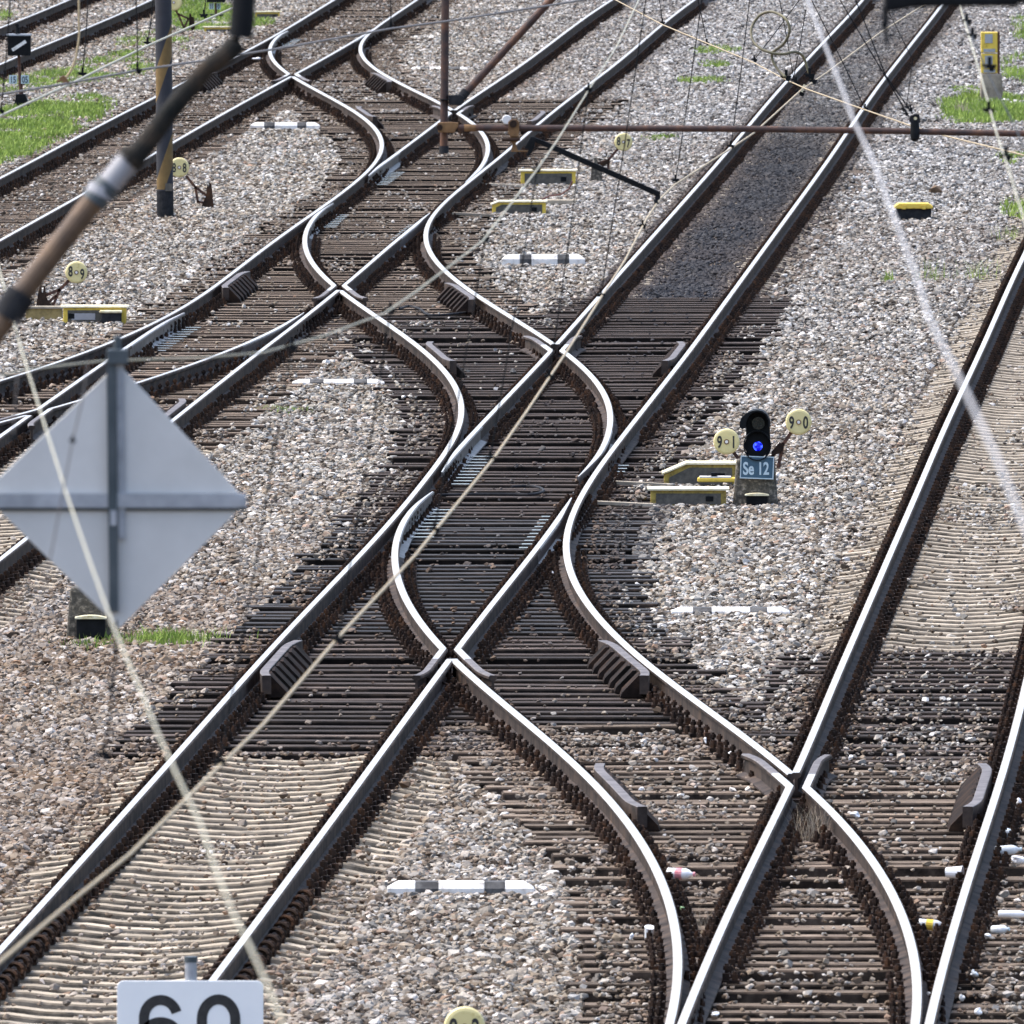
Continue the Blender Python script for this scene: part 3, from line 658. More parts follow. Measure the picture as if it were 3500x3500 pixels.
# point indicators: round enamel discs on rusty levers
def indicator(label, u0, v0, cu_, cv, r, arms, plates, digits, tilt=0, base=None):
    L = Loc(u0, v0); o = empty('point_indicator', L.p); tag(o, label, 'point indicator', 'round numbered point indicators on rusty levers')
    c = L(cu_, cv); R = r / L.s
    mb = MB(); lathe_y(mb, [(R * .80, -.032), (R * .93, -.027), (R, -.012), (R, .012), (R * .93, .027), (R * .8, .032)], c); mb.build('disc', M['disc'], o, smooth=False)
    mb = MB(); lathe_y(mb, [(R * .20, -.040), (R * .20, -.034)], c, 18); h = mb.build('hub', M['rustclamp'], o)
    mb = MB(); lathe_y(mb, [(R * .12, -.043), (R * .12, -.0405)], c, 14); mb.build('reflector', M['white'], o)
    if digits:
        for t, sg in zip(digits, (-1, 1)): flat_text(t, R * .92, .62, c + Vector((sg * R * .53, -.0335, -R * tilt * sg)), M['ink'], o, 'digit')
    mb = MB()
    for a in arms:
        pts = [L(*q, y=.035) for q in a]
        for p, q in zip(pts, pts[1:]):
            d = q - p; mb.box((p + q) / 2, (d.length + .02, .018, .034), rot=Matrix.Rotation(-math.atan2(d.z, d.x), 3, 'Y'))
    mb.build('lever', M['rustlever'], o)
    for i, pl in enumerate(plates):
        mb = MB(); mb.prism([tuple(L(u, v).xz) for u, v in pl], .0 + .05 * i, .03 + .05 * i); mb.build('bracket', M['rust'], o)
    if base:
        mb = MB(); mb.prism([tuple(L(u, v).xz) for u, v in base], -.05, .2); bevel(mb.build('footing', M['mossconc'], o), .01)
    return o
M['rustlever'] = mat('brown_rust', [(.035, .016, .012), (.075, .03, .02), (.16, .07, .03)], 20, .8, 0, .2)
indicator('yellow disc numbered 9 and 0, highest, right of the blue lamp signal', 2652, 1603, 2729.5, 1442, 45, [[(2705, 1478), (2676, 1520)], [(2676, 1520), (2660, 1600)], [(2676, 1518), (2640, 1560)], [(2640, 1560), (2645, 1590)]], [[(2664, 1512), (2682, 1522), (2668, 1550), (2640, 1556), (2636, 1545)]], '90')
indicator('yellow disc numbered 9 and 1, left of the blue lamp signal', 2545, 1645, 2483, 1509, 45, [[(2505, 1543), (2540, 1590)], [(2540, 1590), (2548, 1648)]], [[(2530, 1590), (2560, 1590), (2565, 1648), (2530, 1648)]], '91')
indicator('yellow disc numbered 8 and 9 near the left edge above the diamond sign', 160, 1052, 261.5, 930.5, 38, [[(236, 958), (203, 992)], [(203, 992), (178, 1052)], [(203, 990), (150, 1012)], [(190, 1012), (150, 1048)]], [[(134, 980), (141, 978), (143, 1000), (147, 1000), (149, 976), (155, 978), (158, 1015), (180, 1052), (122, 1052)]], '89', .12)
indicator('yellow disc numbered 8 and 8, half hidden behind the striped pole', 706, 711, 613, 572, 34, [[(637, 603), (668, 640)], [(668, 640), (722, 680)], [(668, 642), (676, 690)], [(676, 690), (700, 694)]], [[(708, 626), (713, 640), (717, 626), (723, 628), (731, 712), (688, 704), (705, 668)]], '88')
indicator('yellow disc numbered 8 and 7 seen under the horizontal rusty tube', 2045, 620, 2131, 485, 31, [[(2112, 509), (2079, 548)], [(2079, 548), (2079, 576)], [(2079, 548), (2040, 560)]], [[(2068, 548), (2088, 552), (2060, 572), (2050, 560)]], '87', .12, [(2018, 620), (2022, 566), (2030, 566), (2030, 538), (2040, 538), (2042, 566), (2056, 566), (2060, 620)])
indicator('yellow disc cut off by the bottom edge of the photo', 1590, 3765, 1588, 3510, 72, [[(1560, 3570), (1540, 3640)], [(1540, 3640), (1560, 3765)]], [[(1520, 3640), (1570, 3640), (1590, 3765), (1510, 3765)]], '92')
indicator('yellow disc at the very top, mostly hidden behind the striped pole', 655, 106, 594, 8, 28, [[(596, 27), (609, 50)], [(609, 50), (629, 95)], [(609, 48), (644, 64)], [(644, 64), (629, 96)]], [[(645, 106), (647, 46), (653, 46), (655, 58), (663, 58), (667, 106)]], None)

# fouling point beams
def beam(label, u0, u1, vt, vb, bands, cham=.075):
    L = Loc((u0 + u1) / 2, vb); o = empty('marker_beam', L.p - Vector((0, 0, .02))); tag(o, label, 'marker beam', 'black and white fouling point beams')
    xa, xb = L(u0, vb).x, L(u1, vb).x; dep = .22; H = max(.075, (vb - vt) / L.s - dep * .055)
    ed = [xa] + [q for b in bands for q in (L(b[0], vb).x, L(b[1], vb).x)] + [xb]
    for i in range(len(ed) - 1):
        a, b = ed[i], ed[i + 1]; mb = MB(); bt, tp = (.0, dep), (.03, dep - .03)
        cl = cham if i == 0 else 0; cr_ = cham if i == len(ed) - 2 else 0
        vs = [(a, 0, -.06), (b, 0, -.06), (b, dep, -.06), (a, dep, -.06), (a, 0, H * .62), (b, 0, H * .62), (b, dep, H * .62), (a, dep, H * .62), (a + cl, .035, H), (b - cr_, .035, H), (b - cr_, dep - .035, H), (a + cl, dep - .035, H)]
        mb.add(vs, [(3, 2, 1, 0), (0, 1, 5, 4), (1, 2, 6, 5), (2, 3, 7, 6), (3, 0, 4, 7), (4, 5, 9, 8), (5, 6, 10, 9), (6, 7, 11, 10), (7, 4, 8, 11), (8, 9, 10, 11)])
        if i % 2: mb.build('black_band', M['bandblack'], o)
        else: bevel(mb.build('beam_section', M['white'], o), .006, 1)
    return o
beam('largest black and white beam, in the gravel at the bottom centre', 1322, 1827, 2999, 3064, [(1420, 1498), (1657, 1726)])
beam('flaking black and white beam in the gravel below the blue lamp signal', 2294, 2701, 2065, 2103, [(2369, 2432), (2565, 2622)])
beam('clean black and white beam in the gravel right of the diamond sign', 998, 1314, 1290, 1316, [(1059, 1106), (1210, 1255)])
beam('dirty black and white beam in the gravel left of the dark grey ballast track', 1715, 2000, 862, 905, [(1777, 1816), (1906, 1945)])
beam('black and white beam in the gravel behind the striped pole', 854, 1094, 412, 442, [(903, 939), (1016, 1047)])
beam('farthest black and white beam, crossed by the hanging rusty tube', 1402, 1599, 224, 241, [(1436, 1469), (1530, 1573)])

# shunting signal with its neighbours
def signal_base(o, L, w0, w1, h, dep=.36):
    mb = MB(); mb.add([(-w0 / 2, -.0, -.06), (w0 / 2, 0, -.06), (w0 / 2, dep, -.06), (-w0 / 2, dep, -.06), (-w1 / 2, .05, h), (w1 / 2, .05, h), (w1 / 2, dep - .05, h), (-w1 / 2, dep - .05, h)], [(3, 2, 1, 0), (4, 5, 6, 7), (0, 1, 5, 4), (1, 2, 6, 5), (2, 3, 7, 6), (3, 0, 4, 7)])
    return bevel(mb.build('concrete_base', M['mossconc'], o), .02)
def junction_box(o, x0, x1, z0, z1, lid, y=-.03):
    mb = MB(); mb.box(((x0 + x1) / 2, y - .04, (z0 + z1) / 2), (x1 - x0, .12, z1 - z0)); b = bevel(mb.build('cable_box', M['black'], o), .008)
    mb = MB(); n = 10; pts = [(x0 - .012 + (x1 - x0 + .024) * i / n, z1 + lid * (1 - ((i - n / 2) / (n / 2)) ** 2 * .6)) for i in range(n + 1)]
    mb.prism(pts + [(x1 + .012, z1), (x0 - .012, z1)], y - .13, y + .04); mb.build('box_lid', M['yellowpale'], b)
L = Loc(2583, 1725); sg = empty('shunting_signal', L.p); tag(sg, 'black dwarf signal with lit blue lamp and plate reading Se 12', 'dwarf signal')
def z1_(x, y): return L(2200 + x / 3.116, 1350 + y / 3.116)      # helper in the enlarged view of the signal
signal_base(sg, L, .43, .36, .42)
a, b = z1_(1090, 1165), z1_(1320, 1065); junction_box(sg, a.x, b.x, a.z, b.z, .022)
mb = MB(); pts = [z1_(x, y).xz for x, y in ((1095, 640), (1090, 400), (1092, 210), (1120, 175), (1170, 155), (1230, 150), (1290, 170), (1330, 215), (1345, 280), (1348, 430), (1352, 560), (1335, 640))]
mb.prism([tuple(p) for p in pts], .02, .2); bevel(mb.build('signal_head', M['black'], sg), .01)
# upper visor swept out to the left
c = z1_(1220, 300)
outer = [z1_(x, y) for x, y in ((1352, 330), (1350, 255), (1320, 195), (1275, 162), (1220, 150), (1160, 160), (1100, 185), (1055, 225), (1030, 280), (1027, 335), (1060, 352), (1096, 340))]
inner = [z1_(x, y) for x, y in ((1336, 330), (1334, 262), (1306, 206), (1265, 178), (1220, 168), (1170, 178), (1135, 205), (1112, 245), (1100, 285), (1098, 310), (1097, 325), (1096, 335))]
mb = MB(); n = len(outer)
for yy, ox in ((.03, 0), (-.16, -.01)):
    for q in outer + inner: mb.v.append((q.x + ox, yy, q.z))
for i in range(n - 1):
    a_, b_ = i, i + 1
    mb.f += [[a_, b_, 2 * n + b_, 2 * n + a_], [n + b_, n + a_, 3 * n + a_, 3 * n + b_], [2 * n + a_, 2 * n + b_, 3 * n + b_, 3 * n + a_], [b_, a_, n + a_, n + b_]]; mb.m += [0] * 4
mb.build('visor', M['black'], sg)
mb = MB(); lathe_y(mb, [(.06, .0), (.06, .02)], c, 20); mb.build('dark_lens', mat('unlit_lens', [(.004, .012, .014), (.01, .03, .03)], 10, .15), sg)
c = z1_(1209, 535); mb = MB(); n = 28; R = .132
for rr, yy in ((R, .02), (R, -.07), (R - .008, -.07), (R - .012, .012)): mb.v += [(c.x + rr * math.cos(2 * math.pi * j / n), yy, c.z + rr * 1.08 * math.sin(2 * math.pi * j / n)) for j in range(n)]
for i in range(3):
    for j in range(n): mb.f.append([i * n + j, i * n + (j + 1) % n, (i + 1) * n + (j + 1) % n, (i + 1) * n + j]); mb.m.append(0)
mb.build('lamp_hood', M['black'], sg)
mb = MB(); lathe_y(mb, [(R - .012, .010), (R - .012, .018)], c, 28); mb.build('lamp_back', M['black'], sg)
bl = bpy.data.materials.new('blue_lamp_glass'); bl.use_nodes = True; p = bl.node_tree.nodes['Principled BSDF']; p.inputs['Base Color'].default_value = (.0, .0, .25, 1); p.inputs['Roughness'].default_value = .15
NN, LL = bl.node_tree.nodes, bl.node_tree.links; tc = NN.new('ShaderNodeTexCoord'); wv = NN.new('ShaderNodeTexNoise'); wv.inputs['Scale'].default_value = 26; wv.inputs['Detail'].default_value = 1; LL.new(tc.outputs['Object'], wv.inputs['Vector'])
cr = NN.new('ShaderNodeValToRGB'); cr.color_ramp.elements[0].position = .42; cr.color_ramp.elements[0].color = (.0, .0, .35, 1); cr.color_ramp.elements[1].position = .7; cr.color_ramp.elements[1].color = (.10, .22, 2.4, 1)
LL.new(wv.outputs['Fac'], cr.inputs[0]); LL.new(cr.outputs[0], p.inputs['Emission Color']); p.inputs['Emission Strength'].default_value = .62
mb = MB(); cl = z1_(1216, 545); lathe_y(mb, [(.012, -.012), (.03, -.008), (.042, .0), (.044, .009)], cl, 24); mb.build('blue_lamp', bl, sg, smooth=True)
a, b = z1_(1028, 890), z1_(1385, 648)
mb = MB(); mb.box(((a.x + b.x) / 2, -.045, (a.z + b.z) / 2), (b.x - a.x, .008, b.z - a.z), rot=Matrix.Rotation(math.radians(2), 3, 'Y')); npl = mb.build('name_plate', M['plateblue'], sg)
for q, w_, h_ in (((0, 1), 1, .006), ((0, -1), 1, .006), ((1, 0), .006, 1), ((-1, 0), .006, 1)):
    pass
W2, H2 = (b.x - a.x) / 2, (b.z - a.z) / 2; mb = MB(); rt = Matrix.Rotation(math.radians(2), 3, 'Y'); cc = Vector(((a.x + b.x) / 2, -.051, (a.z + b.z) / 2))
for dx, dz, w_, h_ in ((0, H2 - .005, 2 * W2, .009), (0, -H2 + .005, 2 * W2, .009), (W2 - .0045, 0, .009, 2 * H2 - .02), (-W2 + .0045, 0, .009, 2 * H2 - .02)): mb.box(cc + rt @ Vector((dx, 0, dz)), (w_, .004, h_), rot=rt)
mb.build('plate_border', M['ltblue'], npl)
t = flat_text('Se 12', .118, .68, z1_(1196, 775) + Vector((0, -.0505, 0)), M['ltblue'], npl)
# twin base below the diamond sign
L = Loc(310, 2182); o = empty('signal_base', L.p); tag(o, 'lichened concrete signal base with yellow lidded box, below the grey diamond sign', 'signal base')
signal_base(o, L, .42, .34, .42); a, b = L(262, 2180), L(360, 2112); junction_box(o, a.x, b.x, a.z, b.z, .028)

# point machines
def machine(label, u0, u1, vt, vb, rod, cham=0, style='grey', dep=.42, old=False, group='point machines beside the switches'):
    L = Loc((u0 + u1) / 2, vb); o = empty('point_machine', L.p); tag(o, label, 'point machine', group)
    xa, xb = L(u0, vb).x, L(u1, vb).x; H = (vb - vt) / L.s - dep * .05; ch = cham * (xb - xa)
    out = [(xa, -.05), (xb, -.05), (xb, H), (xa + ch, H), (xa, H - ch * .45)] if ch else [(xa, -.05), (xb, -.05), (xb, H), (xa, H)]
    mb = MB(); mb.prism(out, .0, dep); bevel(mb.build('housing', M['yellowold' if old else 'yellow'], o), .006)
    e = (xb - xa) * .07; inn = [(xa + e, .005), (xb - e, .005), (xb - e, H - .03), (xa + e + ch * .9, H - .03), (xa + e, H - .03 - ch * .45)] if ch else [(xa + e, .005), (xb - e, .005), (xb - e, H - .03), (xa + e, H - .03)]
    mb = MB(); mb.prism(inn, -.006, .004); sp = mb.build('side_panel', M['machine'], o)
    if style == 'label':
        mb = MB(); mb.box((xa + (xb - xa) * .32, -.009, H * .42), ((xb - xa) * .38, .004, H * .42)); mb.build('label_plate', M['ceramic'], o)
        mb = MB(); mb.box((xa + (xb - xa) * .13, -.009, H * .45), ((xb - xa) * .1, .005, H * .34)); mb.build('latch', M['black'], o)
        mb = MB(); mb.prism([(xa + (xb - xa) * .58, .0), (xb - e, .0), (xb - e, H * .7), (xa + (xb - xa) * .62, H * .7)], -.12, -.008); g = bevel(mb.build('motor_cover', M['blackrough'], o), .012)
        mb = MB(); mb.box((xa + (xb - xa) * .76, -.07, H * .76), ((xb - xa) * .36, .14, .03)); bevel(mb.build('cover_lid', M['yellowpale'], g), .01)
    else:
        mb = MB(); mb.box((xa + (xb - xa) * .78, -.011, H * .42), ((xb - xa) * .1, .01, H * .34)); mb.build('latch', M['black'], o)
    lid = [(xa - .02, H - ch * .45 - .004), (xa + ch, H), (xb + .02, H), (xb + .02, H + .016), (xa + ch, H + .016), (xa - .02, H - ch * .45 + .012)] if ch else [(xa - .03, H), (xb + .03, H), (xb + .03, H + .016), (xa - .03, H + .016)]
    mb = MB(); mb.prism(lid, -.03, dep + .03); mb.build('lid', M['yellowpale'], o)
    if rod:
        (ru0, rv0), (ru1, rv1) = rod; p = gp(ru0, rv0, .06) - L.p; q = gp(ru1, rv1, .06) - L.p; q.y = min(q.y, .2); p.y = q.y + (p.y - q.y) * .12
        mb = MB(); d = q - p; mb.box((p + q) / 2 + Vector((0, .1, -.01)), (abs(d.x) + .06, .14, .03), rot=Matrix.Rotation(-math.atan2(d.z, d.x) + (.05 if d.x > 0 else -.05), 3, 'Y')); mb.build('rod_cover', M['concdirty'], o)
    return o
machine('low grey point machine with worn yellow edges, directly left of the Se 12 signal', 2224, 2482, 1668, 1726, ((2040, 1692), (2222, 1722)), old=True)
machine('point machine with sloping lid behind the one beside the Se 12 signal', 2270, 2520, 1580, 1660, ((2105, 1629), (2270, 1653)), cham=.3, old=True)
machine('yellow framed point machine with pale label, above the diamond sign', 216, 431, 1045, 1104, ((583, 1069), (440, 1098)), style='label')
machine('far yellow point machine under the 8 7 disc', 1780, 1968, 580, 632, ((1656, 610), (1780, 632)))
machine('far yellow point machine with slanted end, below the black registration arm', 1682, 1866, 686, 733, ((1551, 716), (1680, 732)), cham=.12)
machine('distant yellow bar shaped point machine in the grass right of the striped pole', 698, 802, 92, 111, None, dep=.2)
machine('distant dark point machine right of the black insulator sleeve', 872, 956, 40, 64, None, dep=.2)
L = Loc(2452, 1667); o = empty('cable_cover', L.p); tag(o, 'bright yellow bar shaped cover standing between the two machines left of the signal', 'cover')
a, b = L(2384, 1647), L(2520, 1629); mb = MB(); mb.box(((a.x + b.x) / 2, .05, (a.z + b.z) / 2 - .006), (b.x - a.x, .16, b.z - a.z - .008)); bevel(mb.build('cover_body', M['yellow'], o), .012)
mb = MB(); mb.box(((a.x + b.x) / 2 - .02, .05, b.z - .004), (b.x - a.x - .08, .15, .012)); mb.build('cover_top', M['white'], o)
mb = MB(); mb.box((a.x + .16, .0, b.z + .02), (.06, .05, .035)); mb.build('terminal', M['black'], o)
mb = MB(); mb.box(((a.x + b.x) / 2, .06, -.01), (b.x - a.x - .06, .12, .07)); mb.build('support', M['black'], o)
# grey sleeper end, white slab and yellowed slab near the left lever
L = Loc(1905, 696); o = empty('concrete_slab', L.p); tag(o, 'whitish concrete slab lying beside the far slanted point machine', 'slab')
mb = MB(); mb.box((0, .1, .02), (.5, .25, .06)); bevel(mb.build('slab_body', M['conc'], o), .01)
mb = MB(); mb.tube([(-.2, 0, .06), (-.1, .1, .1), (.05, .1, .12), (.16, .05, .2), (.2, 0, .3)], .012, 6); mb.build('red_cable', mat('red_brown_cable', [(.09, .03, .025), (.14, .06, .05)], 30, .7), o)
L = Loc(150, 1092); o = empty('cable_trough', L.p); tag(o, 'yellowed low concrete trough under the lever of the 8 9 disc', 'trough')
mb = MB(); mb.box((0, .1, .05), (.42, .3, .16)); bevel(mb.build('trough_body', mat('yellowed_concrete', [(.2, .15, .06), (.38, .29, .12)], 14, .9), o), .015)
mb = MB(); mb.box((0, .1, .138), (.46, .34, .02)); mb.build('trough_lid', M['concdirty'], o)

# boxes and posts on the right
L = Loc(3390, 342); o = empty('marker_post', L.p); tag(o, 'yellow two part cabinet on a concrete block in grass at the top right', 'cabinet post')
mb = MB(); a, b = L(3350, 345), L(3430, 252); mb.prism([(a.x, -.05), (b.x, -.05), (b.x - .03, b.z), (a.x + .02, b.z)], 0, .35); bevel(mb.build('concrete_base', M['concdirty'], o), .02)
for v0, v1 in ((250, 184), (180, 110)):
    a, b = L(3353, v0), L(3410, v1); mb = MB(); mb.box(((a.x + b.x) / 2, .13, (a.z + b.z) / 2), (b.x - a.x, .24, b.z - a.z)); cb = bevel(mb.build('cabinet', M['yellow'], o), .01)
    mb = MB(); mb.box(((a.x + b.x) / 2 - .01, .006, b.z - .10), (.12, .012, .14)); mb.build('grey_patch', M['galv'], cb)
    mb = MB(); mb.box(((a.x + b.x) / 2, .006, a.z + .035), (.18, .012, .05)); mb.build('grey_strip', M['galv'], cb)
mb = MB(); a, b = L(3411, 252), L(3417, 108); mb.box(((a.x + b.x) / 2, .13, (a.z + b.z) / 2), (b.x - a.x, .26, b.z - a.z)); mb.build('side_angle', M['rustlever'], o)
L = Loc(3122, 752); o = empty('cable_box', L.p); tag(o, 'low dark box with a bright yellow lid in the gravel on the right', 'cable box')
a, b = L(3062, 752), L(3184, 700); mb = MB(); mb.prism([(a.x + .02, -.05), (b.x - .01, -.05), (b.x, b.z - .02), (a.x, b.z - .02)], 0, .3); bevel(mb.build('box_body', M['blackrough'], o), .01)
mb = MB(); mb.prism([(a.x - .02, b.z - .05), (a.x - .02, b.z - .02), (a.x + .04, b.z + .02), (b.x - .04, b.z + .02), (b.x + .02, b.z - .02), (b.x + .02, b.z - .05)], -.03, .33); bevel(mb.build('box_lid', M['yellow'], o), .01)
for x in (.22, .78):
    mb = MB(); mb.box((a.x + (b.x - a.x) * x, -.04, b.z - .03), (.05, .03, .05)); mb.build('hinge', M['yellow'], o)
L = Loc(3197, 663); bm = bmesh.new(); r_ = random.Random(5)
for _ in range(22): v = Vector((r_.gauss(0, 1), r_.gauss(0, 1), r_.gauss(0, 1))).normalized(); bm.verts.new((v.x * .10, v.y * .09, .05 + v.z * .07))
bmesh.ops.convex_hull(bm, input=bm.verts[:]); me = bpy.data.meshes.new('rock'); bm.to_mesh(me); bm.free(); me.materials.append(mat('brown_rock', [(.12, .08, .05), (.25, .17, .11)], 14, .9, 0, .4))
o = bpy.data.objects.new('rock', me); C.objects.link(o); o.location = L.p; tag(o, 'large brown rock in the gravel above the yellow lidded box', 'rock')

# switch lantern top left, second lantern at the top edge
L = Loc(77, 374); o = empty('switch_lantern', L.p); tag(o, 'dark switch lantern with slanted white bar on a stalk, top left corner', 'switch lantern', 'switch lanterns')
a, b = L(26, 190), L(105, 122); mb = MB(); mb.box(((a.x + b.x) / 2, .12, (a.z + b.z) / 2), (b.x - a.x, .28, b.z - a.z)); lb = bevel(mb.build('lantern_box', M['black'], o), .008)
mb = MB(); mb.box(((a.x + b.x) / 2, .12, b.z + .012), (b.x - a.x + .02, .32, .024)); mb.build('lantern_roof', M['galv'], o)
mb = MB(); mb.box(((a.x + b.x) / 2, -.026, (a.z + b.z) / 2), (.25, .008, .05), rot=Matrix.Rotation(math.radians(-33), 3, 'Y')); mb.build('white_bar', M['white'], lb)
mb = MB(); p = L(60, 120); mb.tube([p + Vector((0, .12, 0)), p + Vector((0, .12, .12))], .04, 10); mb.tube([p + Vector((0, .12, .12)), p + Vector((-.02, .12, .17))], .03, 10); mb.build('chimney', M['black'], o)
mb = MB(); mb.tube([L(64, 190, .12), L(70, 330, .12)], .024, 8); mb.tube([L(73, 260, .12), L(78, 340, .12)], .012, 6); mb.build('stalk', M['rustlever'], o)
mb = MB(); mb.add([L(*q) + Vector((0, yy, 0)) for yy in (0, .35) for q in ((38, 376), (118, 376), (96, 350), (86, 322), (54, 322), (50, 350))], [(0, 1, 2, 3, 4, 5), (11, 10, 9, 8, 7, 6)] + [(i, i + 6, (i + 1) % 6 + 6, (i + 1) % 6) for i in range(6)]); bevel(mb.build('stand', M['black'], o), .01)
for tx, u in (('15', 44), ('05', 85)):
    a = L(u, 272); mb = MB(); mb.box((a.x, .09, a.z), (.12, .008, .13)); q = mb.build('number_plate', M['ltblue'], o); flat_text(tx, .10, .7, Vector((a.x, .084, a.z)), M['darkpost'], q, 'digit')
L = Loc(736, 62); o = empty('switch_lantern', L.p); tag(o, 'dark switch lantern with number plate cut by the top edge, right of the striped pole', 'switch lantern', 'switch lanterns')
a, b = L(706, 8), L(770, -48); mb = MB(); mb.box(((a.x + b.x) / 2, .12, (a.z + b.z) / 2), (b.x - a.x, .28, b.z - a.z)); bevel(mb.build('lantern_box', M['black'], o), .008)
for tx, u in (('11', 723), ('0', 747)):
    a = L(u, 22); mb = MB(); mb.box((a.x, .09, a.z), (.09 if tx == '11' else .065, .008, .11)); q = mb.build('number_plate', M['ltblue'], o); flat_text(tx, .09, .6, Vector((a.x, .084, a.z)), M['darkpost'], q, 'digit')
mb = MB(); mb.tube([L(738, 10, .12), L(738, 62, .12)], .022, 8); mb.build('stalk', M['rustlever'], o)
mb = MB(); mb.box((0, .1, .03), (.3, .3, .08)); bevel(mb.build('stand', M['black'], o), .01)

# striped mast
L = Loc(566, 742); o = empty('striped_mast', L.p); tag(o, 'dark round pole with faded yellow diagonal bands standing in the upper left', 'mast')
sm = bpy.data.materials.new('black_yellow_bands'); sm.use_nodes = True; NN, LL = sm.node_tree.nodes, sm.node_tree.links; p = NN['Principled BSDF']; p.inputs['Roughness'].default_value = .75
tc = NN.new('ShaderNodeTexCoord'); sx_ = NN.new('ShaderNodeSeparateXYZ'); LL.new(tc.outputs['Object'], sx_.inputs[0])
def mth(op, a, b=None):
    m_ = NN.new('ShaderNodeMath'); m_.operation = op
    for i, v in enumerate((a, b)):
        if v is None: continue
        if isinstance(v, (int, float)): m_.inputs[i].default_value = v
        else: LL.new(v, m_.inputs[i])
    return m_.outputs[0]
ang = mth('MULTIPLY', sx_.outputs['X'], 2.9); hgt = mth('ADD', sx_.outputs['Z'], -.54); s_ = mth('SUBTRACT', hgt, ang); fr = mth('FRACT', mth('DIVIDE', mth('ADD', s_, 60.0), 1.46)); ye = mth('LESS_THAN', fr, .30)
ye = mth('MULTIPLY', ye, mth('GREATER_THAN', sx_.outputs['Z'], .36))
nz = NN.new('ShaderNodeTexNoise'); nz.inputs['Scale'].default_value = 7; LL.new(tc.outputs['Object'], nz.inputs['Vector'])
mx = NN.new('ShaderNodeMix'); mx.data_type = 'RGBA'; LL.new(ye, mx.inputs[0]); mx.inputs[6].default_value = (.022, .024, .032, 1); mx.inputs[7].default_value = (.17, .105, .032, 1)
v2 = NN.new('ShaderNodeVectorMath'); v2.operation = 'SCALE'; LL.new(mx.outputs[2], v2.inputs[0]); LL.new(mth('ADD', mth('MULTIPLY', nz.outputs['Fac'], .9), .5), v2.inputs['Scale']); LL.new(v2.outputs[0], p.inputs['Base Color'])
mb = MB(); mb.tube([L(565, 742, .11) + Vector((0, 0, -.1)), L(563.5, 652, .11)], .112, 20); mb.build('mast_foot', M['bandfoot'] if 'bandfoot' in M else M['blackrough'], o, smooth=False)
mb = MB(); mb.tube([L(563.5, 652, .11), L(558, -60, .11), L(545, -1500, .11)], .108, 24); mb.build('mast_tube', sm, o)
mb = MB(); a = L(577, 640); mb.box((a.x, -.002, a.z), (.09, .02, .1)); mb.build('mast_tag', M['machine'], o)

# ------------------------------------------------------------ overhead line equipment
def T(ox, oy, *pts, k=1.932): return [(ox + x / k, oy + y / k) for x, y in pts]
def clamp_part(parent, p, m='black', s=1.0, rz=0.0, light=False):
    s *= .62; mb = MB(); R = Matrix.Rotation(rz, 3, 'Y')
    mb.box(p, (.07 * s, .03 * s, .022 * s), rot=R); mb.box(p + Vector((0, 0, .03 * s)), (.022 * s, .025 * s, .06 * s)); mb.box(p + Vector((.012 * s, 0, -.012 * s)), (.03 * s, .035 * s, .03 * s), rot=R)
    mb.tube([p + Vector((-.045 * s, 0, .01 * s)), p + Vector((.04 * s, 0, .008 * s))], .007 * s, 6)
    return mb.build('clamp', M[m], parent)
def wire(name, label, pts, dh, r, m, cat='overhead wire', group='overhead wires'):
    """pts: photo points, dh: drop below the lens (number or pair for the two ends)"""
    n = len(pts); W_ = [hp(u, v, dh if not isinstance(dh, tuple) else dh[0] + (dh[1] - dh[0]) * i / (n - 1)) for i, (u, v) in enumerate(pts)]
    mb = MB(); mb.tube(W_, r, 8); o = mb.build(name, M[m], smooth=True); tag(o, label, cat, group); o['_d'] = 0; del o['_d']; return o, W_
def dropper(par, top, bot, D, r=.0036, m='black', c=1.0):
    p, q = bp(*top, D), bp(*bot, D); mb = MB(); d = (p - q)
    mid = (p + q) / 2 + Vector((.004, 0, 0)); mb.tube([p, mid, q], r, 5)
    o = mb.build('dropper', M[m], par)
    if c: clamp_part(par, q, s=c, rz=rnd.uniform(-.4, .4))
    return o
DH1 = 4.5
def dW(v, dh=DH1): return gp(1750, v, HC - dh).y
w1, _ = wire('contact_wire', 'tan contact wire running from the top right past the registration arm to the bottom left', [(3200, -10), (3110, 47), (3012, 109), (2826, 248), (2738, 308), (2576, 455), (2494, 510), (2307, 631), (2253, 683), (2209, 750), (2136, 890), (2069, 994), (1945, 1190), (1800, 1407), (1687, 1568), (1418, 1900), (1159, 2176), (900, 2476), (766, 2604), (445, 2919), (259, 3069), (0, 3287), (-300, 3530)], DH1, .0062, 'wire')
w3, _ = wire('messenger_wire', 'thin tan wire running from the top centre to the top of the diamond sign', [(2240, -110), (2183, 0), (2110, 155), (2017, 300), (1904, 481), (1832, 585), (1650, 823), (1537, 910), (1418, 1000), (1314, 1071), (1107, 1148), (900, 1205), (700, 1222), (466, 1230), (330, 1236), (100, 1262), (-200, 1330)], 3.06, .0036, 'wirelight')
w2, _ = wire('contact_wire', 'tan contact wire crossing from the top centre down to the right edge behind the tube', [(1990, -60), (2105, 0), (2266, 85), (2576, 214), (2690, 274), (2759, 305), (2950, 373), (3106, 427), (3225, 463), (3499, 530), (3800, 600)], DH1 - .02, .005, 'wire')
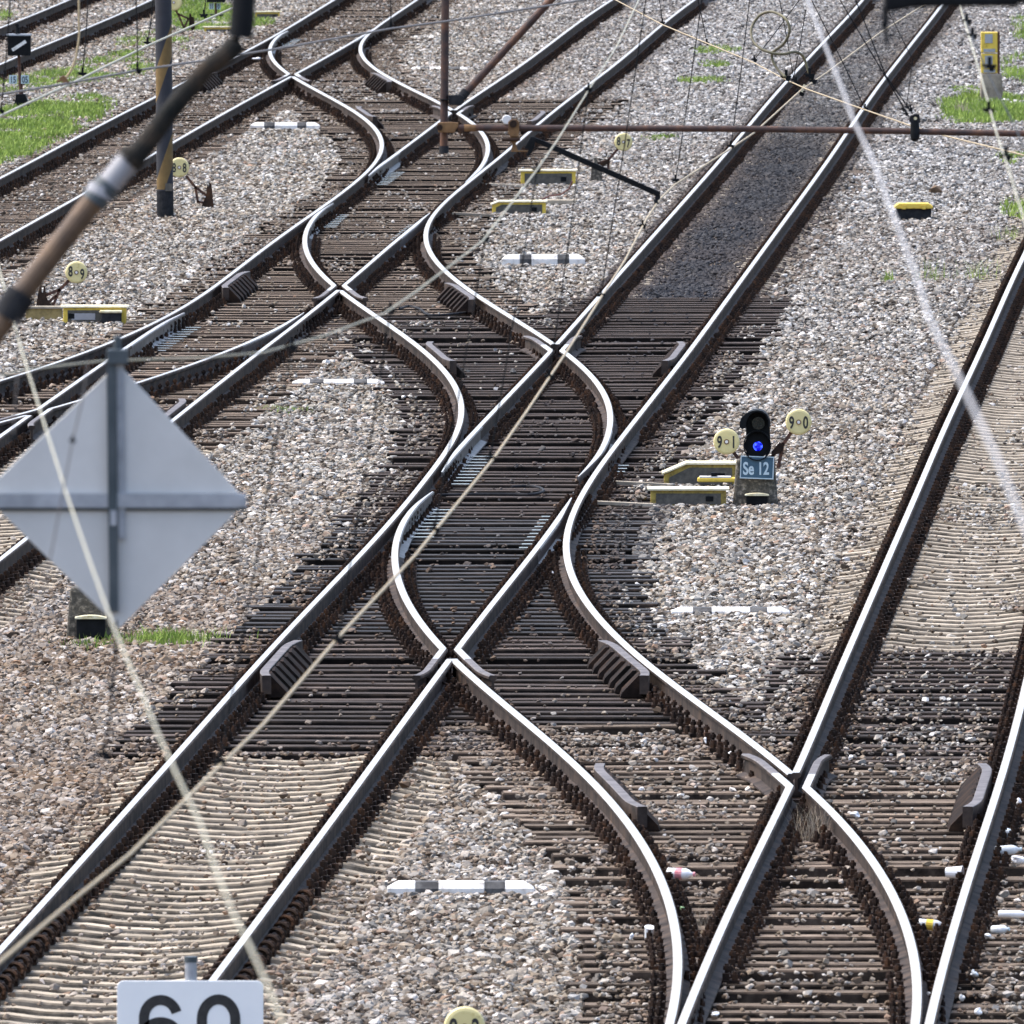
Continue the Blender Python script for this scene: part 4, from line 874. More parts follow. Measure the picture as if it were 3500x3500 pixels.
# droppers between messenger and contact wire
for top, bot in (((2012, 305), (1878, 1288)), ((1835, 580), (1676, 1567)), ((1658, 816), (1485, 1811)), ((1334, 1062), (1154, 2187)), ((998, 1188), (752, 2604))):
    D = dW(bot[1]); dropper(w1, top, bot, D, .0034)
    clamp_part(w3, bp(*top, D), s=.9)
dropper(w1, (2212, -30), (2054, 1009), dW(1009)); dropper(w1, (2403, -30), (2309, 616), dW(620)); dropper(w1, (2566, -30), (2498, 500), dW(505))
clamp_part(w1, bp(2196, 772, dW(772)), s=1.0)
dropper(w2, (2250, -20), (2264, 78), dW(80)); dropper(w2, (2383, -10), (2416, 148), dW(150)); dropper(w2, (2732, 0), (2578, 205), dW(207))
Z5 = lambda *p: T(2560, 0, *p, k=2.0553)
for tp, bt, cc in (((215, 0), (315, 560), .8), ((398, 70), (312, 560), 0), ((440, 0), (815, 765), 1)):
    (a,), (b,) = Z5(tp), Z5(bt); dropper(w2, a, b, dW(b[1]), c=cc)
# electrical jumper loop
jp = Z5((255, 540), (205, 490), (165, 420), (165, 370), (190, 350), (250, 300), (285, 220), (270, 150), (220, 105), (150, 82), (80, 105), (35, 160), (14, 220), (30, 290), (80, 340), (160, 372), (240, 380), (320, 365), (370, 385), (395, 430), (425, 520), (440, 560))
def spline(pts, n=6):
    out = []
    for i in range(len(pts) - 1):
        p0, p1, p2, p3 = (pts[min(max(i + j, 0), len(pts) - 1)] for j in (-1, 0, 1, 2))
        for t in [k / n for k in range(n)]: out.append(tuple(.5 * (2 * b + (c - a) * t + (2 * a - 5 * b + 4 * c - d) * t * t + (3 * b - a - 3 * c + d) * t ** 3) for a, b, c, d in zip(p0, p1, p2, p3)))
    return out + [tuple(pts[-1])]
Dj = dW(290); mb = MB(); mb.tube([bp(u, v, Dj - .05 + .1 * math.sin(i * .12)) for i, (u, v) in enumerate(spline(jp))], .0105, 8); o = mb.build('jumper_cable', mat('olive_cable', [(.05, .045, .025), (.2, .18, .1)], 4, .6), smooth=True); tag(o, 'looped jumper cable joining the crossing contact wires at the top right', 'cable')
for q, s_ in (((262, 545), 1.6), ((425, 530), 1.5), ((450, 570), 1.3), ((330, 585), 1.3), ((360, 650), 1.6)):
    (a,) = Z5(q); clamp_part(o, bp(*a, Dj), s=s_, rz=rnd.uniform(-.6, .6))
(a,) = Z5((380, 620)); mb = MB(); mb.box(bp(*a, Dj - .03), (.02, .03, .06), rot=Matrix.Rotation(.5, 3, 'Y')); mb.build('brass_clip', M['yellowpale'], o)
# rusty cantilever
DC = 125.0; ca = empty('catenary_cantilever', bp(1522, 438, DC)); tag(ca, 'rusty tube cantilever with vertical, diagonal and long horizontal tube and black arm', 'cantilever'); c0 = ca.location.copy()
KC = DC / 100
def cp(u, v, dy=0): return bp(u, v, DC) - c0 + Vector((0, dy, 0))
def ctube(name, pts, r, m, dy=0, n=14): mb = MB(); mb.tube([cp(u, v, dy) for u, v in pts], r * KC, n); return mb.build(name, M[m], ca)
ctube('vertical_tube', [(1526, -420), (1522, 0), (1517, 505)], .0205, 'rustpipe', .045); ctube('end_cap', [(1517, 500), (1517, 526)], .025, 'blackrough', .045)
ctube('horizontal_tube', [(1565, 437), (2000, 438.5), (2500, 440), (3000, 447), (3500, 457), (4600, 478)], .0165, 'rustpipe'); ctube('diagonal_tube', [(1592, 318), (1883, 0), (2260, -412)], .0195, 'rustpipe', .045)
Z2 = lambda *p: T(1440, 300, *p, k=2.2465)
def cplate(name, pts, y0, y1, m, bv=.004):
    mb = MB(); mb.prism([tuple(cp(u, v).xz) for u, v in Z2(*pts)], y0, y1); return bevel(mb.build(name, M[m], ca), bv)
cplate('joint_clamp', [(125, 268), (225, 262), (285, 268), (282, 300), (250, 345), (130, 342)], -.03, .02, 'rustclamp'); mb = MB(); lathe_y(mb, [(.018, -.045), (.02, -.03)], cp(*Z2((140, 303))[0]), 10); mb.build('joint_bolt', M['rust'], ca)
ctube('tube_socket', Z2((250, 310), (370, 310)), .014, 'blackrough'); ctube('tube_socket', Z2((330, 308), (420, 308)), .018, 'rustclamp')
cplate('tube_clamp', [(205, 58), (300, 52), (330, 70), (330, 105), (305, 135), (215, 135)], .01, .08, 'blackrough'); cplate('clamp_strap', [(145, 88), (215, 86), (215, 96), (145, 98)], -.004, .09, 'black', .001)
ctube('tube_socket', Z2((310, 75), (350, 25)), .024, 'blackrough', .045)
cplate('arm_hanger', [(668, 260), (690, 240), (730, 240), (752, 262), (752, 345), (740, 375), (685, 375), (668, 345)], -.035, .03, 'rustclamp')
cplate('arm_hanger', [(680, 372), (752, 372), (745, 410), (725, 425), (740, 480), (820, 480), (830, 492), (690, 492), (700, 425), (680, 410)], -.02, .02, 'rustclamp', .002)
mb = MB(); mb.tube([cp(*q, -.03) for q in Z2((620, 398), (760, 394))], .011, 8); mb.build('hanger_bolt', M['rust'], ca)
mb = MB(); lathe_y(mb, [(.022, -.05), (.025, -.03), (.02, -.02)], cp(*Z2((705, 275))[0]), 12); mb.build('hanger_bolt', M['rust'], ca)
mb = MB(); lathe_y(mb, [(.026, -.02), (.03, .0), (.022, .02)], cp(*Z2((655, 245))[0]), 14); mb.build('insulator_knob', M['white'], ca)
cplate('registration_arm', [(852, 372), (1000, 430), (1836, 800), (1832, 838), (1815, 832), (1790, 825), (990, 472), (840, 400)], -.025, .015, 'black'); cplate('arm_end', [(842, 372), (880, 395), (865, 460), (830, 522), (808, 522), (822, 470), (790, 462)], -.03, .02, 'black', .002)
cplate('wire_grip', [(1795, 815), (1836, 805), (1835, 850), (1815, 870), (1825, 895), (1790, 895), (1785, 865), (1797, 850)], -.02, .02, 'blackrough', .003)
# insulator hanging gear on the tube
o = empty('tube_insulator', bp(3127, 455, DC)); tag(o, 'black rounded insulator body clipped on the horizontal rusty tube, right side', 'insulator'); c1 = o.location.copy()
def ip(x, y, dy=0): (a,) = Z5((x, y)); return bp(*a, DC) - c1 + Vector((0, dy, 0))
mb = MB(); mb.tube([ip(1165, 850, -.03), ip(1165, 880, -.03), ip(1165, 940, -.03), ip(1165, 975, -.03), ip(1165, 992, -.03)], [.026, .029, .03, .027, .012], 14); mb.build('insulator_body', M['black'], o)
mb = MB(); mb.prism([tuple(ip(x, y).xz) for x, y in ((1125, 850), (1130, 815), (1165, 800), (1195, 800), (1205, 860), (1150, 870))], -.05, .0); mb.build('yoke_plate', M['blackrough'], o)
mb = MB(); lathe_y(mb, [(.010, -.06), (.010, -.052)], ip(1168, 830), 12); mb.build('yoke_hole', M['yellowpale'], o)
for tp, bt in (((640, 0), (1125, 820)), ((750, 0), (960, 530)), ((960, 530), (1150, 800)), ((985, 90), (1150, 420)), ((1150, 420), (1105, 760))):
    mb = MB(); mb.tube([ip(*tp), ip(*bt)], .004 if tp[0] < 970 else .0026, 5); mb.build('stay_wire', M['black'], o)
for q in ((1080, 770), (1110, 750), (1100, 800), (1135, 770)): clamp_part(o, ip(*q), s=.7, rz=rnd.uniform(-1, 1))
# left pair of wires
w7, _ = wire('contact_wire', 'bright whitish double wire crossing the top left corner in front of the striped pole', [(-120, 452), (0, 396), (233, 290), (507, 155), (776, 36), (1000, -70)], 3.6, .0075, 'wirelight')
w8, _ = wire('messenger_wire', 'dark thin wire crossing the upper left from the left edge to the diagonal tube', [(-120, 343), (0, 323), (233, 285), (466, 241), (699, 207), (999, 158), (1335, 98), (1511, 75), (1863, 21), (1992, 0), (2200, -40)], 3.2, .0065, 'wiregrey')
for tp, bt in (((302, -20), (282, 253)), ((525, -20), (505, 148)), ((702, -20), (697, 53))): dropper(w7, tp, bt, dW(bt[1], 3.6), c=1.1)
for tp, bt in (((464, -20), (470, 241)), ((1332, -20), (1336, 96)), ((36, -20), (4, 380))): dropper(w8, tp, bt, dW(bt[1], 3.2), c=1.0 if tp[0] > 60 else .8)
Z3 = lambda *p: T(0, 0, *p, k=4.6); Dt = dW(285, 3.2)
mb = MB(); mb.tube([bp(u, v, Dt) for u, v in spline(Z3((1240, -60), (1240, 300), (1245, 560), (1210, 800), (1180, 950), (1120, 1100), (1030, 1225)))], .006, 7); mb.build('hanger_rope', M['wire'], w8)
mb = MB(); mb.tube([bp(u, v, Dt) for u, v in Z3((895, 1285), (980, 1255))], .007, 6); (a,) = Z3((1010, 1260)); mb.box(bp(*a, Dt), (.05, .04, .03), rot=Matrix.Rotation(.9, 3, 'Y')); mb.build('clamp', M['rustclamp'], w8)
# near, out of focus wires
w6, _ = wire('overhead_wire', 'blurred pale wire falling from the left edge in front of the diamond sign', [(-60, 640), (0, 931), (78, 1211), (155, 1459), (228, 1690), (311, 1930), (393, 2155), (492, 2388), (549, 2528), (621, 2683), (688, 2821), (735, 2966), (797, 3121), (849, 3225), (906, 3349), (990, 3560)], 2.8, .0034, 'wirelight')
w4, _ = wire('overhead_wire', 'wide blurred whitish wire slanting down the right side of the photo', [(2720, -110), (2759, 0), (2873, 290), (2914, 404), (2981, 543), (3069, 776), (3137, 958), (3173, 1081), (3297, 1330), (3406, 1563), (3483, 1754), (3600, 2010)], 1.55, .0042, 'wirewhite')
w5, _ = wire('overhead_wire', 'cream wire with clips falling to the right edge beside the yellow cabinet', [(3260, -60), (3292, 57), (3349, 248), (3406, 455), (3458, 611), (3500, 750), (3560, 980)], 2.5, .0032, 'wirelight')
for q, t_ in (((1530, 150), 1.0), ((1570, 250), 1.0), ((1690, 470), 1.2), ((1685, 775), 1.0), ((1805, 1100), 1.0)): (a,) = Z5(q); clamp_part(w5, bp(*a, dW(a[1], 2.5)), s=t_)
mb = MB(); mb.tube([bp(u, v, dW(v, 2.5)) for u, v in spline(Z5((1500, 90), (1530, 160), (1600, 330), (1700, 560), (1850, 850), (1930, 1040), (1980, 1200)))], .0035, 6); mb.build('tail_wire', M['black'], w5)
for tp, bt, D in (((300, 1250), (248, 1506), 54), ((248, 1506), (90, 2290), 54), ((60, 1090), (45, 1500), 54)): dropper(w6, tp, bt, D, .0022, 'wiregrey', .4)
dropper(w6, (398, 2120), (383, 2347), 58, .0045, 'blackrough', .5); dropper(w6, (383, 2347), (355, 2580), 58, .003, 'blackrough', .9); dropper(w6, (355, 2580), (318, 2760), 58, .0022, 'wiregrey', 0)

# near cantilever tube with insulators, upper left
DN = 56.0; o = empty('cantilever_tube', bp(400, 600, DN)); tag(o, 'near blurred diagonal tube with pale insulator and black top sleeve, upper left', 'cantilever'); c2 = o.location.copy()
KN = DN / 43
def np_(u, v): return bp(u, v, DN) - c2
def ntube(nm, pts, r, m, n=16): mb = MB(); mb.tube([np_(u, v) for u, v in pts], r * KN, n); return mb.build(nm, M[m], o)
ntube('top_sleeve', [(836, -160), (832, 0), (829, 60), (822, 128)], .026, 'black')
M['tubegrey'] = mat('grimy_tube', [(.007, .009, .009), (.02, .019, .017), (.06, .043, .03)], 9, .7, spec=.1); M['tubebrown'] = mat('brown_painted_tube', [(.055, .032, .018), (.11, .066, .036), (.17, .10, .05)], 8, .6)
mb = MB(); pts = [(822, 110), (808, 150), (775, 185), (700, 240), (640, 310), (570, 395), (500, 490), (462, 535)]; rr_ = [.022, .023, .022, .0195, .0205, .0215, .023, .025]; mb.tube([np_(*q) for q in pts], [q * KN for q in rr_], 16); mb.build('upper_tube', M['tubegrey'], o)
pp = []; rr_ = []
for i in range(13): t = i / 12; pp.append(np_(440 + (368 - 440) * t, 548 + (636 - 548) * t)); rr_.append(KN * (.026 + .004 * math.cos(i * math.pi)))
mb = MB(); mb.tube(pp, rr_, 18); mb.build('insulator', M['ceramic'], o, smooth=True)
ntube('metal_collar', [(462, 528), (438, 556)], .030, 'tubegrey'); ntube('metal_collar', [(374, 628), (350, 655)], .030, 'darkpost'); ntube('insulator_cap', [(352, 640), (338, 668)], .031, 'ceramic'); ntube('metal_collar', [(338, 664), (318, 690)], .029, 'darkpost')
ntube('lower_tube', [(325, 680), (200, 840), (40, 1048)], .0245, 'tubebrown')
ntube('foot_clamp', [(75, 1000), (20, 1085)], .034, 'blackrough'); ntube('foot_ring', [(100, 1020), (64, 1046)], .016, 'ceramic'); ntube('lower_tube', [(20, 1085), (-140, 1300)], .0245, 'tubebrown')
# diamond sign seen from behind, hung on the messenger wire
DS = 66.0; o = empty('diamond_sign', bp(405, 1240, DS)); tag(o, 'grey back of a large diamond shaped sign with cross bars, left', 'sign'); c3 = o.location.copy()
KS = DS / 48
def sp_(u, v, dy=0): return bp(u, v, DS) - c3 + Vector((0, dy, 0))
mb = MB(); mb.prism([tuple(sp_(u, v).xz) for u, v in ((403, 1242), (845, 1716), (408, 2150), (-62, 1690))], .0, .006); bevel(mb.build('sign_panel', M['signgrey'], o), .002, 1)
mb = MB(); a, b = sp_(366, 1230), sp_(414, 2092); rot = Matrix.Rotation(math.radians(-.6), 3, 'Y'); cx, cz, hh = (a.x + b.x) / 2, (a.z + b.z) / 2, abs(a.z - b.z)
mb.box((cx - .004 * KS, -.016, cz), (.022 * KS, .03, hh), rot=rot); mb.build('vertical_channel', M['darkpost'], o)
mb = MB(); mb.box((cx + .0165 * KS, -.006, cz + .09 * KS), (.018 * KS, .011, hh * .72), rot=rot); mb.build('vertical_flange', M['galv'], o)
mb = MB(); a, b = sp_(-40, 1706), sp_(842, 1716); mb.box(((a.x + b.x) / 2, -.012, (a.z + b.z) / 2), (abs(b.x - a.x), .022, .034 * KS)); mb.build('horizontal_channel', M['galv'], o)
mb = MB(); mb.box(((a.x + b.x) / 2, -.006, (a.z + b.z) / 2 - .021 * KS), (abs(b.x - a.x) - .01, .01, .008 * KS)); mb.build('horizontal_lip', M['darkpost'], o)
mb = MB(); q = sp_(828, 1716); mb.box((q.x, -.028, q.z), (.02, .012, .03)); mb.build('end_clip', M['galv'], o)
mb = MB(); q = sp_(402, 1218); mb.box((q.x, -.02, q.z), (.07, .05, .05)); mb.tube([(q.x, -.02, q.z + .02), (q.x, -.02, q.z + .07)], .014, 8); bevel(mb.build('hanging_clamp', M['darkpost'], o), .004)
mb = MB(); q = sp_(388, 1770); mb.box((q.x, -.034, q.z), (.02, .008, .05)); mb.build('bolt_plate', M['galv'], o)
# speed board
D6 = 104.0; g0 = bp(650, 3352, D6); o = empty('speed_board', (g0.x, g0.y, 0)); tag(o, 'white speed board reading 60 at the bottom left', 'speed sign')
k6 = D6 / FPX; wS, hS = 500 * k6, 480 * k6; zt = g0.z
def rr_rect(w, h, r, n=6):
    out = []
    for cx, cz, a0 in ((w / 2 - r, h / 2 - r, 0), (-w / 2 + r, h / 2 - r, 90), (-w / 2 + r, -h / 2 + r, 180), (w / 2 - r, -h / 2 + r, 270)):
        for i in range(n + 1): a = math.radians(a0 + 90 * i / n); out.append((cx + r * math.cos(a), cz + r * math.sin(a)))
    return out
mb = MB(); mb.prism([(x, z + zt - hS / 2) for x, z in rr_rect(wS, hS, .035)], 0, .012); bevel(mb.build('board', mat('speed_board_white', [(.76, .78, .79), (.82, .84, .84)], 3, .5), o), .003)
def stroke(name, pts, w, par, closed=False):
    """flat lettering stroke: a ribbon of width w along the path in the XZ plane"""
    n = len(pts); L_, R_ = [], []
    for i in range(n):
        a = pts[(i - 1) % n] if closed or i else pts[0]; b = pts[(i + 1) % n] if closed or i < n - 1 else pts[-1]
        dx, dz = b[0] - a[0], b[1] - a[1]; l = math.hypot(dx, dz); nx, nz = -dz / l * w / 2, dx / l * w / 2
        L_.append((pts[i][0] + nx, -.002, pts[i][1] + nz)); R_.append((pts[i][0] - nx, -.002, pts[i][1] - nz))
    mb = MB(); m_ = n if closed else n - 1
    mb.add(L_ + R_, [(i, (i + 1) % n, n + (i + 1) % n, n + i) for i in range(m_)]); return mb.build(name, M['ink'], par)
def P6(u, v): return ((u - 650) * k6, zt - (v - 3352) * k6)
def arc6(cu_, cv, ru, rv, a0, a1, n=18): return [P6(cu_ + ru * math.cos(math.radians(a0 + (a1 - a0) * i / n)), cv - rv * math.sin(math.radians(a0 + (a1 - a0) * i / n))) for i in range(n + 1)]
stroke('numeral', arc6(549, 3480, 57, 62, 18, 180) + [P6(492, 3510)] + arc6(549, 3540, 57, 46, 180, 535, 30), 35 * k6, o)
stroke('numeral', arc6(747, 3484, 57, 68, 0, 180) + arc6(747, 3524, 57, 62, 180, 360), 35 * k6, o, True)
mb = MB(); q = bp(652, 3290, D6); mb.tube([(q.x - g0.x, .05, -.1), (q.x - g0.x, .05, q.z)], .032, 14); mb.build('post', M['galv'], o)
mb = MB(); mb.tube([(q.x - g0.x, .05, q.z), (q.x - g0.x, .05, q.z + .028)], .036, 14); mb.build('post_cap', M['darkpost'], o)
# dark beam at the top right
DB = 58.0; o = empty('gantry_beam', bp(3260, 0, DB)); tag(o, 'blurred black beam end with a hanging rod at the top right edge', 'beam'); c4 = o.location.copy()
mb = MB(); mb.prism([tuple((bp(u, v, DB) - c4).xz) for u, v in ((3022, -260), (3022, 40), (3062, 36), (3110, 26), (3200, 21), (3470, 21), (3486, 10), (3560, 8), (3560, -260))], -.05, .15); bevel(mb.build('beam_body', M['black'], o), .01)
mb = MB(); mb.tube([bp(3025, 20, DB) - c4, bp(3026, 92, DB) - c4], .010, 8); mb.tube([bp(3026, 92, DB) - c4, bp(3032, 150, DB) - c4], .006, 8); mb.build('hanging_rod', M['blackrough'], o)
mb = MB(); mb.box(bp(3021, 86, DB) - c4, (.016, .02, .016)); mb.build('rod_nut', M['black'], o)
# ------------------------------------------------------------ grass, weeds, litter
def in_poly(u, v, P): 
    r = False; j = len(P) - 1
    for i in range(len(P)):
        if (P[i][1] > v) != (P[j][1] > v) and u < (P[j][0] - P[i][0]) * (v - P[i][1]) / (P[j][1] - P[i][1]) + P[i][0]: r = not r
        j = i
    return r
M['grass'] = mat('meadow_grass', [(.10, .15, .035), (.24, .34, .07), (.40, .46, .16)], 1.3, .7, coord='World', lo=.3, hi=.75, spec=.1)
M['drygrass'] = mat('dry_stalks', [(.26, .21, .15), (.50, .43, .33)], 30, .9)
def blades(mb, x, y, z, h, w, r_, m=0):
    a = r_.uniform(0, 6.28); dx, dy = math.cos(a) * w, math.sin(a) * w; l = r_.uniform(.1, .7) * h; b = r_.uniform(0, 6.28)
    k = len(mb.v); mb.v += [(x - dx, y - dy, z), (x + dx, y + dy, z), (x + dx * .6 + math.cos(b) * l * .4, y + dy * .6 + math.sin(b) * l * .4, z + h * .6), (x - dx * .6 + math.cos(b) * l * .4, y - dy * .6 + math.sin(b) * l * .4, z + h * .6), (x + math.cos(b) * l, y + math.sin(b) * l, z + h)]
    mb.f += [[k, k + 1, k + 2, k + 3], [k + 3, k + 2, k + 4]]; mb.m += [m, m]
PATCH = [  # photo polygons, blades, height, raggedness
 ([(-150, 372), (60, 372), (150, 345), (300, 330), (395, 345), (330, 410), (250, 455), (120, 520), (0, 560), (-150, 610)], 12000, .10, .28),
 ([(-150, 250), (20, 285), (140, 250), (300, 215), (420, 175), (520, 165), (526, 240), (440, 262), (300, 282), (150, 300), (-150, 345)], 5500, .08, .42),
 ([(560, 15), (740, 0), (800, 40), (930, 70), (930, 85), (800, 98), (660, 108), (585, 90)], 5000, .09, .2),
 ([(400, 135), (530, 105), (640, 130), (640, 165), (540, 190), (430, 190)], 1500, .07, .5),
 ([(-150, 60), (30, 40), (40, 75), (-150, 120)], 900, .08, .3),
 ([(3222, 352), (3330, 328), (3520, 322), (3700, 330), (3700, 410), (3460, 415), (3300, 422), (3235, 410)], 6500, .12, .25),
 ([(3420, 210), (3520, 190), (3700, 200), (3700, 300), (3440, 290)], 2200, .12, .4),
 ([(3460, 62), (3700, 45), (3700, 130), (3480, 140)], 1300, .10, .4),
 ([(3250, 300), (3340, 296), (3340, 312), (3255, 316)], 260, .05, .4),
 ([(3420, 700), (3480, 680), (3600, 690), (3600, 745), (3430, 748)], 420, .12, .5),
 ([(3400, 530), (3600, 520), (3600, 560), (3400, 560)], 250, .08, .5),
 ([(2372, 168), (2480, 158), (2530, 172), (2400, 185)], 330, .06, .3), ([(2395, 215), (2480, 210), (2490, 226), (2400, 230)], 250, .06, .3),
 ([(2320, 272), (2450, 264), (2475, 276), (2330, 284)], 420, .06, .3), ([(2200, 470), (2290, 455), (2300, 470), (2210, 482)], 200, .05, .4),
]
mb = MB(); r_ = random.Random(21)
for poly, cnt, h, rag in PATCH:
    us = [p[0] for p in poly]; vs = [p[1] for p in poly]; k = 0
    while k < cnt:
        u, v = r_.uniform(min(us), max(us)), r_.uniform(min(vs), max(vs)); cu_, cv = sum(us) / len(us), sum(vs) / len(vs)
        if not in_poly(u + r_.gauss(0, 8), v + r_.gauss(0, 4), poly): k += .05; continue
        p = gp(u, v); nv = float(vnoise(np.array([p.x]), np.array([p.y * .35]), .5, 9)[0]); k += 1
        if nv < rag: continue
        for _ in range(2): blades(mb, p.x + r_.gauss(0, .05), p.y + r_.gauss(0, .2), -.01, h * r_.uniform(.4, 1.25) * (.6 + .6 * nv), r_.uniform(.006, .014), r_)
go_ = mb.build('grass', M['grass'], fix=False); tag(go_, 'bright green grass growing over the ballast at the top corners', 'grass', kind='stuff')
def tuft(label, u, v, wu, n, h, m='grass', name='grass_tuft', cat='grass tuft', w=(.003, .007), dv=7):
    p0 = gp(u, v); mb = MB(); s = FPX / p0.y
    for _ in range(n): blades(mb, r_.gauss(0, wu / s / 2.4), r_.gauss(0, dv / 25), -.01, h * r_.uniform(.35, 1.1), r_.uniform(*w), r_)
    o = mb.build(name, M[m], fix=False); o.location = p0; tag(o, label, cat, 'tufts of grass and weeds in the ballast'); return o
tuft('bright grass tuft below the right corner tip of the diamond sign', 572, 2193, 200, 650, .13)
tuft('thin grass in front of the lichened signal base', 330, 2202, 120, 160, .08)
tuft('small green tuft in the gravel left of the crossover curve', 965, 1403, 130, 260, .06)
tuft('sparse weed left of the blurred wide wire', 3035, 960, 26, 60, .16)
tuft('tall sparse weed right of the blurred wide wire', 3180, 955, 60, 50, .30, w=(.002, .004))
tuft('yellowish weeds between the wide wire and the right track', 3345, 950, 80, 60, .28, w=(.002, .004))
tuft('small weed at the right edge above the track', 3450, 815, 50, 50, .2, w=(.002, .004))
tuft('tiny weed beside the crossing near the upper left crossover', 848, 985, 18, 50, .07)
tuft('dead grey weed between the rails just below the bottom right crossing', 2775, 2880, 90, 150, .30, 'drygrass', 'dry_weed', 'dry weed', (.0012, .0025), 4)
tuft('dry stalks on the timbers where the two bottom right rails converge', 2400, 3180, 90, 70, .16, 'drygrass', 'dry_weed', 'dry weed', (.0012, .0022), 4)
tuft('brown stalks beside the concrete block of the yellow cabinet', 3290, 385, 40, 60, .25, 'drygrass', 'dry_weed', 'dry weed', (.003, .006), 4)

def bottle(label, u, v, ang, Lm=.22, r=.036, band=None, m='clearplastic', z=.05):
    p = gp(u, v, z); o = empty('plastic_bottle', p); o.rotation_euler = (0, rnd.uniform(-.15, .15), math.radians(ang)); tag(o, label, 'bottle', 'litter between the right hand tracks')
    mb = MB(); xs = [(-.5, .7), (-.47, 1), (-.2, .96), (0, 1), (.16, .97), (.3, .7), (.36, .38), (.44, .36)]; mb.tube([(a * Lm, 0, r * .9) for a, _ in xs], [b * r for _, b in xs], 14); mb.build('bottle_body', M[m], o, smooth=True)
    mb = MB(); mb.tube([(.44 * Lm, 0, r * .9), (.5 * Lm, 0, r * .9)], r * .42, 10); mb.build('bottle_cap', M['capred'] if band else M['ltblue'], o)
    if band: mb = MB(); mb.tube([(-.18 * Lm, 0, r * .9), (.06 * Lm, 0, r * .9)], r * 1.02, 14); mb.build('bottle_label', M[band], o)
M['capred'] = mat('pink_print', [(.6, .15, .2), (.75, .4, .42)], 20, .5)
M['capyellow'] = mat('yellow_print', [(.75, .5, .03), (.85, .65, .1)], 20, .5)
def crumple(label, u, v, w, h, m='plastic', z=.06, flat=.5, seed=1, name='crumpled_paper', cat='litter'):
    p = gp(u, v, z); r = random.Random(seed); bm = bmesh.new(); bmesh.ops.create_icosphere(bm, subdivisions=3, radius=1)
    offs = [(Vector((r.gauss(0, 1), r.gauss(0, 1), r.gauss(0, 1))).normalized(), r.uniform(.2, .8)) for _ in range(22)]
    for q in bm.verts:
        d = q.co.normalized(); s = 1.0
        for n_, t_ in offs:
            if d.dot(n_) > t_: s -= .35 * (d.dot(n_) - t_)
        q.co = Vector((d.x * s * w / 2, d.y * s * w * .45, d.z * s * h / 2 + h / 2))
    me = bpy.data.meshes.new(name); bm.to_mesh(me); bm.free(); me.materials.append(M[m]); o = bpy.data.objects.new(name, me); C.objects.link(o); o.location = p; o.rotation_euler = (0, 0, r.uniform(0, 6)); tag(o, label, cat, 'litter between the right hand tracks')
def cup(label, u, v, ang, h=.09, r=.036, z=.05, tilt=90):
    p = gp(u, v, z); o = empty('plastic_cup', p); o.rotation_euler = (math.radians(tilt), 0, math.radians(ang)); tag(o, label, 'cup', 'litter between the right hand tracks')
    mb = MB(); mb.tube([(0, r, -h / 2), (0, r, h / 2)], [r * .75, r], 16); mb.build('cup_wall', M['plastic'], o, smooth=False); mb = MB(); mb.tube([(0, r, h / 2), (0, r, h / 2 + .006)], r * 1.08, 16); mb.build('cup_rim', M['plastic'], o)
X4 = lambda x, y: (2500 + x / 1.932, 2500 + y / 1.932); X3 = lambda x, y: (1800 + x / 1.932, 2500 + y / 1.932)
bottle('white plastic bottle with pink label on the timbers left of the convergence', *X3(1020, 975), -18, .2, .04, 'capred', 'plastic')
cup('white plastic cup standing beside the big curved rail, bottom centre', *X3(820, 1350), 20, .085, .034, tilt=20); crumple('torn white cup left of the standing cup at the bottom centre', *X3(690, 1385), .06, .07, seed=3)
crumple('pale green leaf of plastic beside the curved rail in the lower middle', *X3(1030, 1225), .05, .1, 'green', seed=4) if 'green' in M else None
bottle('cloudy plastic bottle lying at the right edge, highest of the bottles', *X4(1830, 815), 4, .19, .036)
bottle('upright cloudy bottle right of the guard rail on the right track', *X4(1820, 700), 80, .16, .034)
crumple('big crumpled white bag at the right edge', *X4(1890, 885), .16, .1, seed=5); crumple('white and pink crumpled wrapper at the right edge above the bottles', *X4(1900, 495), .1, .08, seed=6)
cup('white lidded cup on the timbers left of the right hand rail', *X4(1470, 975), 75, .11, .045); bottle('long flattened white bottle at the right edge', *X4(1870, 1230), -3, .22, .026, None, 'plastic')
bottle('plastic bottle with yellow cap between the converging right rails', *X4(1320, 1310), -8, .2, .036, 'capyellow'); crumple('white crushed cup beside the rail, below the yellow capped bottle', *X4(1405, 1310), .07, .06, seed=7)
bottle('cloudy bottle right of the right hand rail, tilted', *X4(1780, 1335), -30, .13, .03); crumple('round crumpled foil right of the right hand rail', *X4(1690, 1395), .09, .08, 'clearplastic', seed=8)
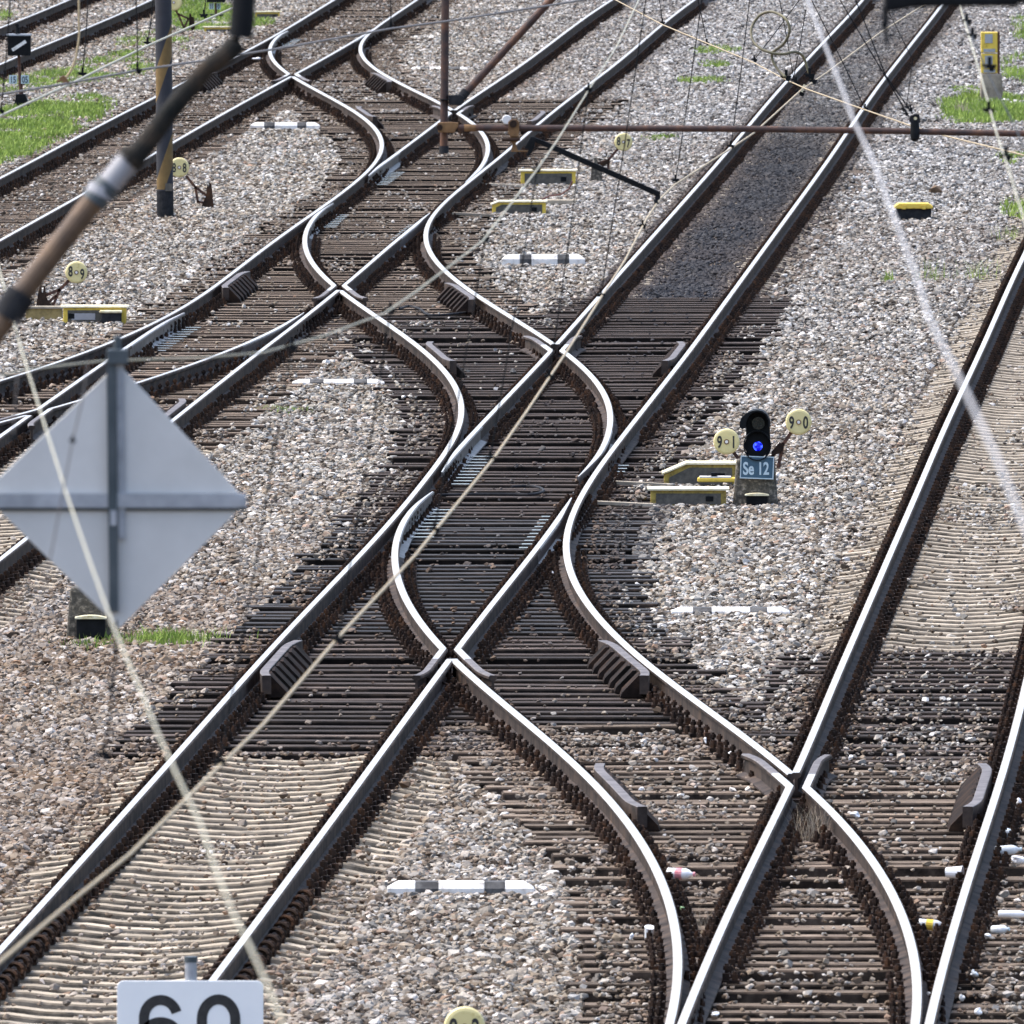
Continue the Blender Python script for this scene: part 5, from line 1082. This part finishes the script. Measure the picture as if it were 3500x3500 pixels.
crumple('grey white crumpled foil lower right', *X4(1600, 1640), .1, .09, 'clearplastic', seed=9); crumple('beige paper scrap lower right', *X4(1525, 1800), .06, .08, 'white', seed=10); crumple('lowest crumpled white bag at the bottom right', *X4(1635, 1885), .1, .08, seed=11)
crumple('white round can lid between the right track rails, upper right', *X4(790, 210), .075, .07, seed=12); crumple('torn white paper right of the large crossing', *X4(820, 580), .13, .06, seed=13)
crumple('white paper between the converging rails at the bottom edge', *X4(1300, 1760), .07, .06, seed=14); crumple('dirty white wrapper at the bottom edge between the rails', *X3(1240, 1890), .1, .05, seed=15)
crumple('white scrap on dark timbers left of the right crossing', *X3(1180, 85), .05, .06, seed=16); crumple('flat white scrap near the upper right crossing legs', *X3(1350, 160), .06, .045, seed=17); crumple('small white scrap on the timbers by the guard rail', *X3(760, 400), .07, .045, seed=18)
crumple('white scraps on black timbers right of the centre crossing', 1885, 1968, .06, .05, seed=19); crumple('white sheet lying in the far gravel at the right', 3138, 522, .2, .05, seed=20); crumple('white box shaped scrap left of the far S curve', 875, 210, .16, .1, seed=22); crumple('white scrap beside the dark grey ballast track', 2413, 540, .09, .06, seed=23)
# loose cable lying on the timbers
for nm, lab, pts in (('loose_cable', 'black cable looped on the timbers between the two switches', T(900, 900, (1150, 1530), (1400, 1525), (1650, 1525), (1780, 1525), (1850, 1505), (1820, 1480), (1740, 1470), (1640, 1475))), ('loose_cable', 'thin black cable across the timbers above the long check rail', T(900, 900, (900, 300), (960, 285), (1030, 300), (1100, 340), (1250, 335), (1400, 315)))):
    mb = MB(); mb.tube([gp(u, v, .06) for u, v in spline(pts)], .014, 7); o = mb.build(nm, M['blackrough']); tag(o, lab, 'cable', 'loose cables on the timbers')
mb = MB(); mb.tube([gp(u, v, .11) for u, v in spline(T(900, 1700, (1160, 1205), (1190, 1225), (1260, 1250), (1320, 1245), (1350, 1225), (1335, 1200)))], .011, 7); o = mb.build('bonding_cable', M['rust']); tag(o, 'short bonding cable hanging across the nose of the centre crossing', 'cable', 'loose cables on the timbers')
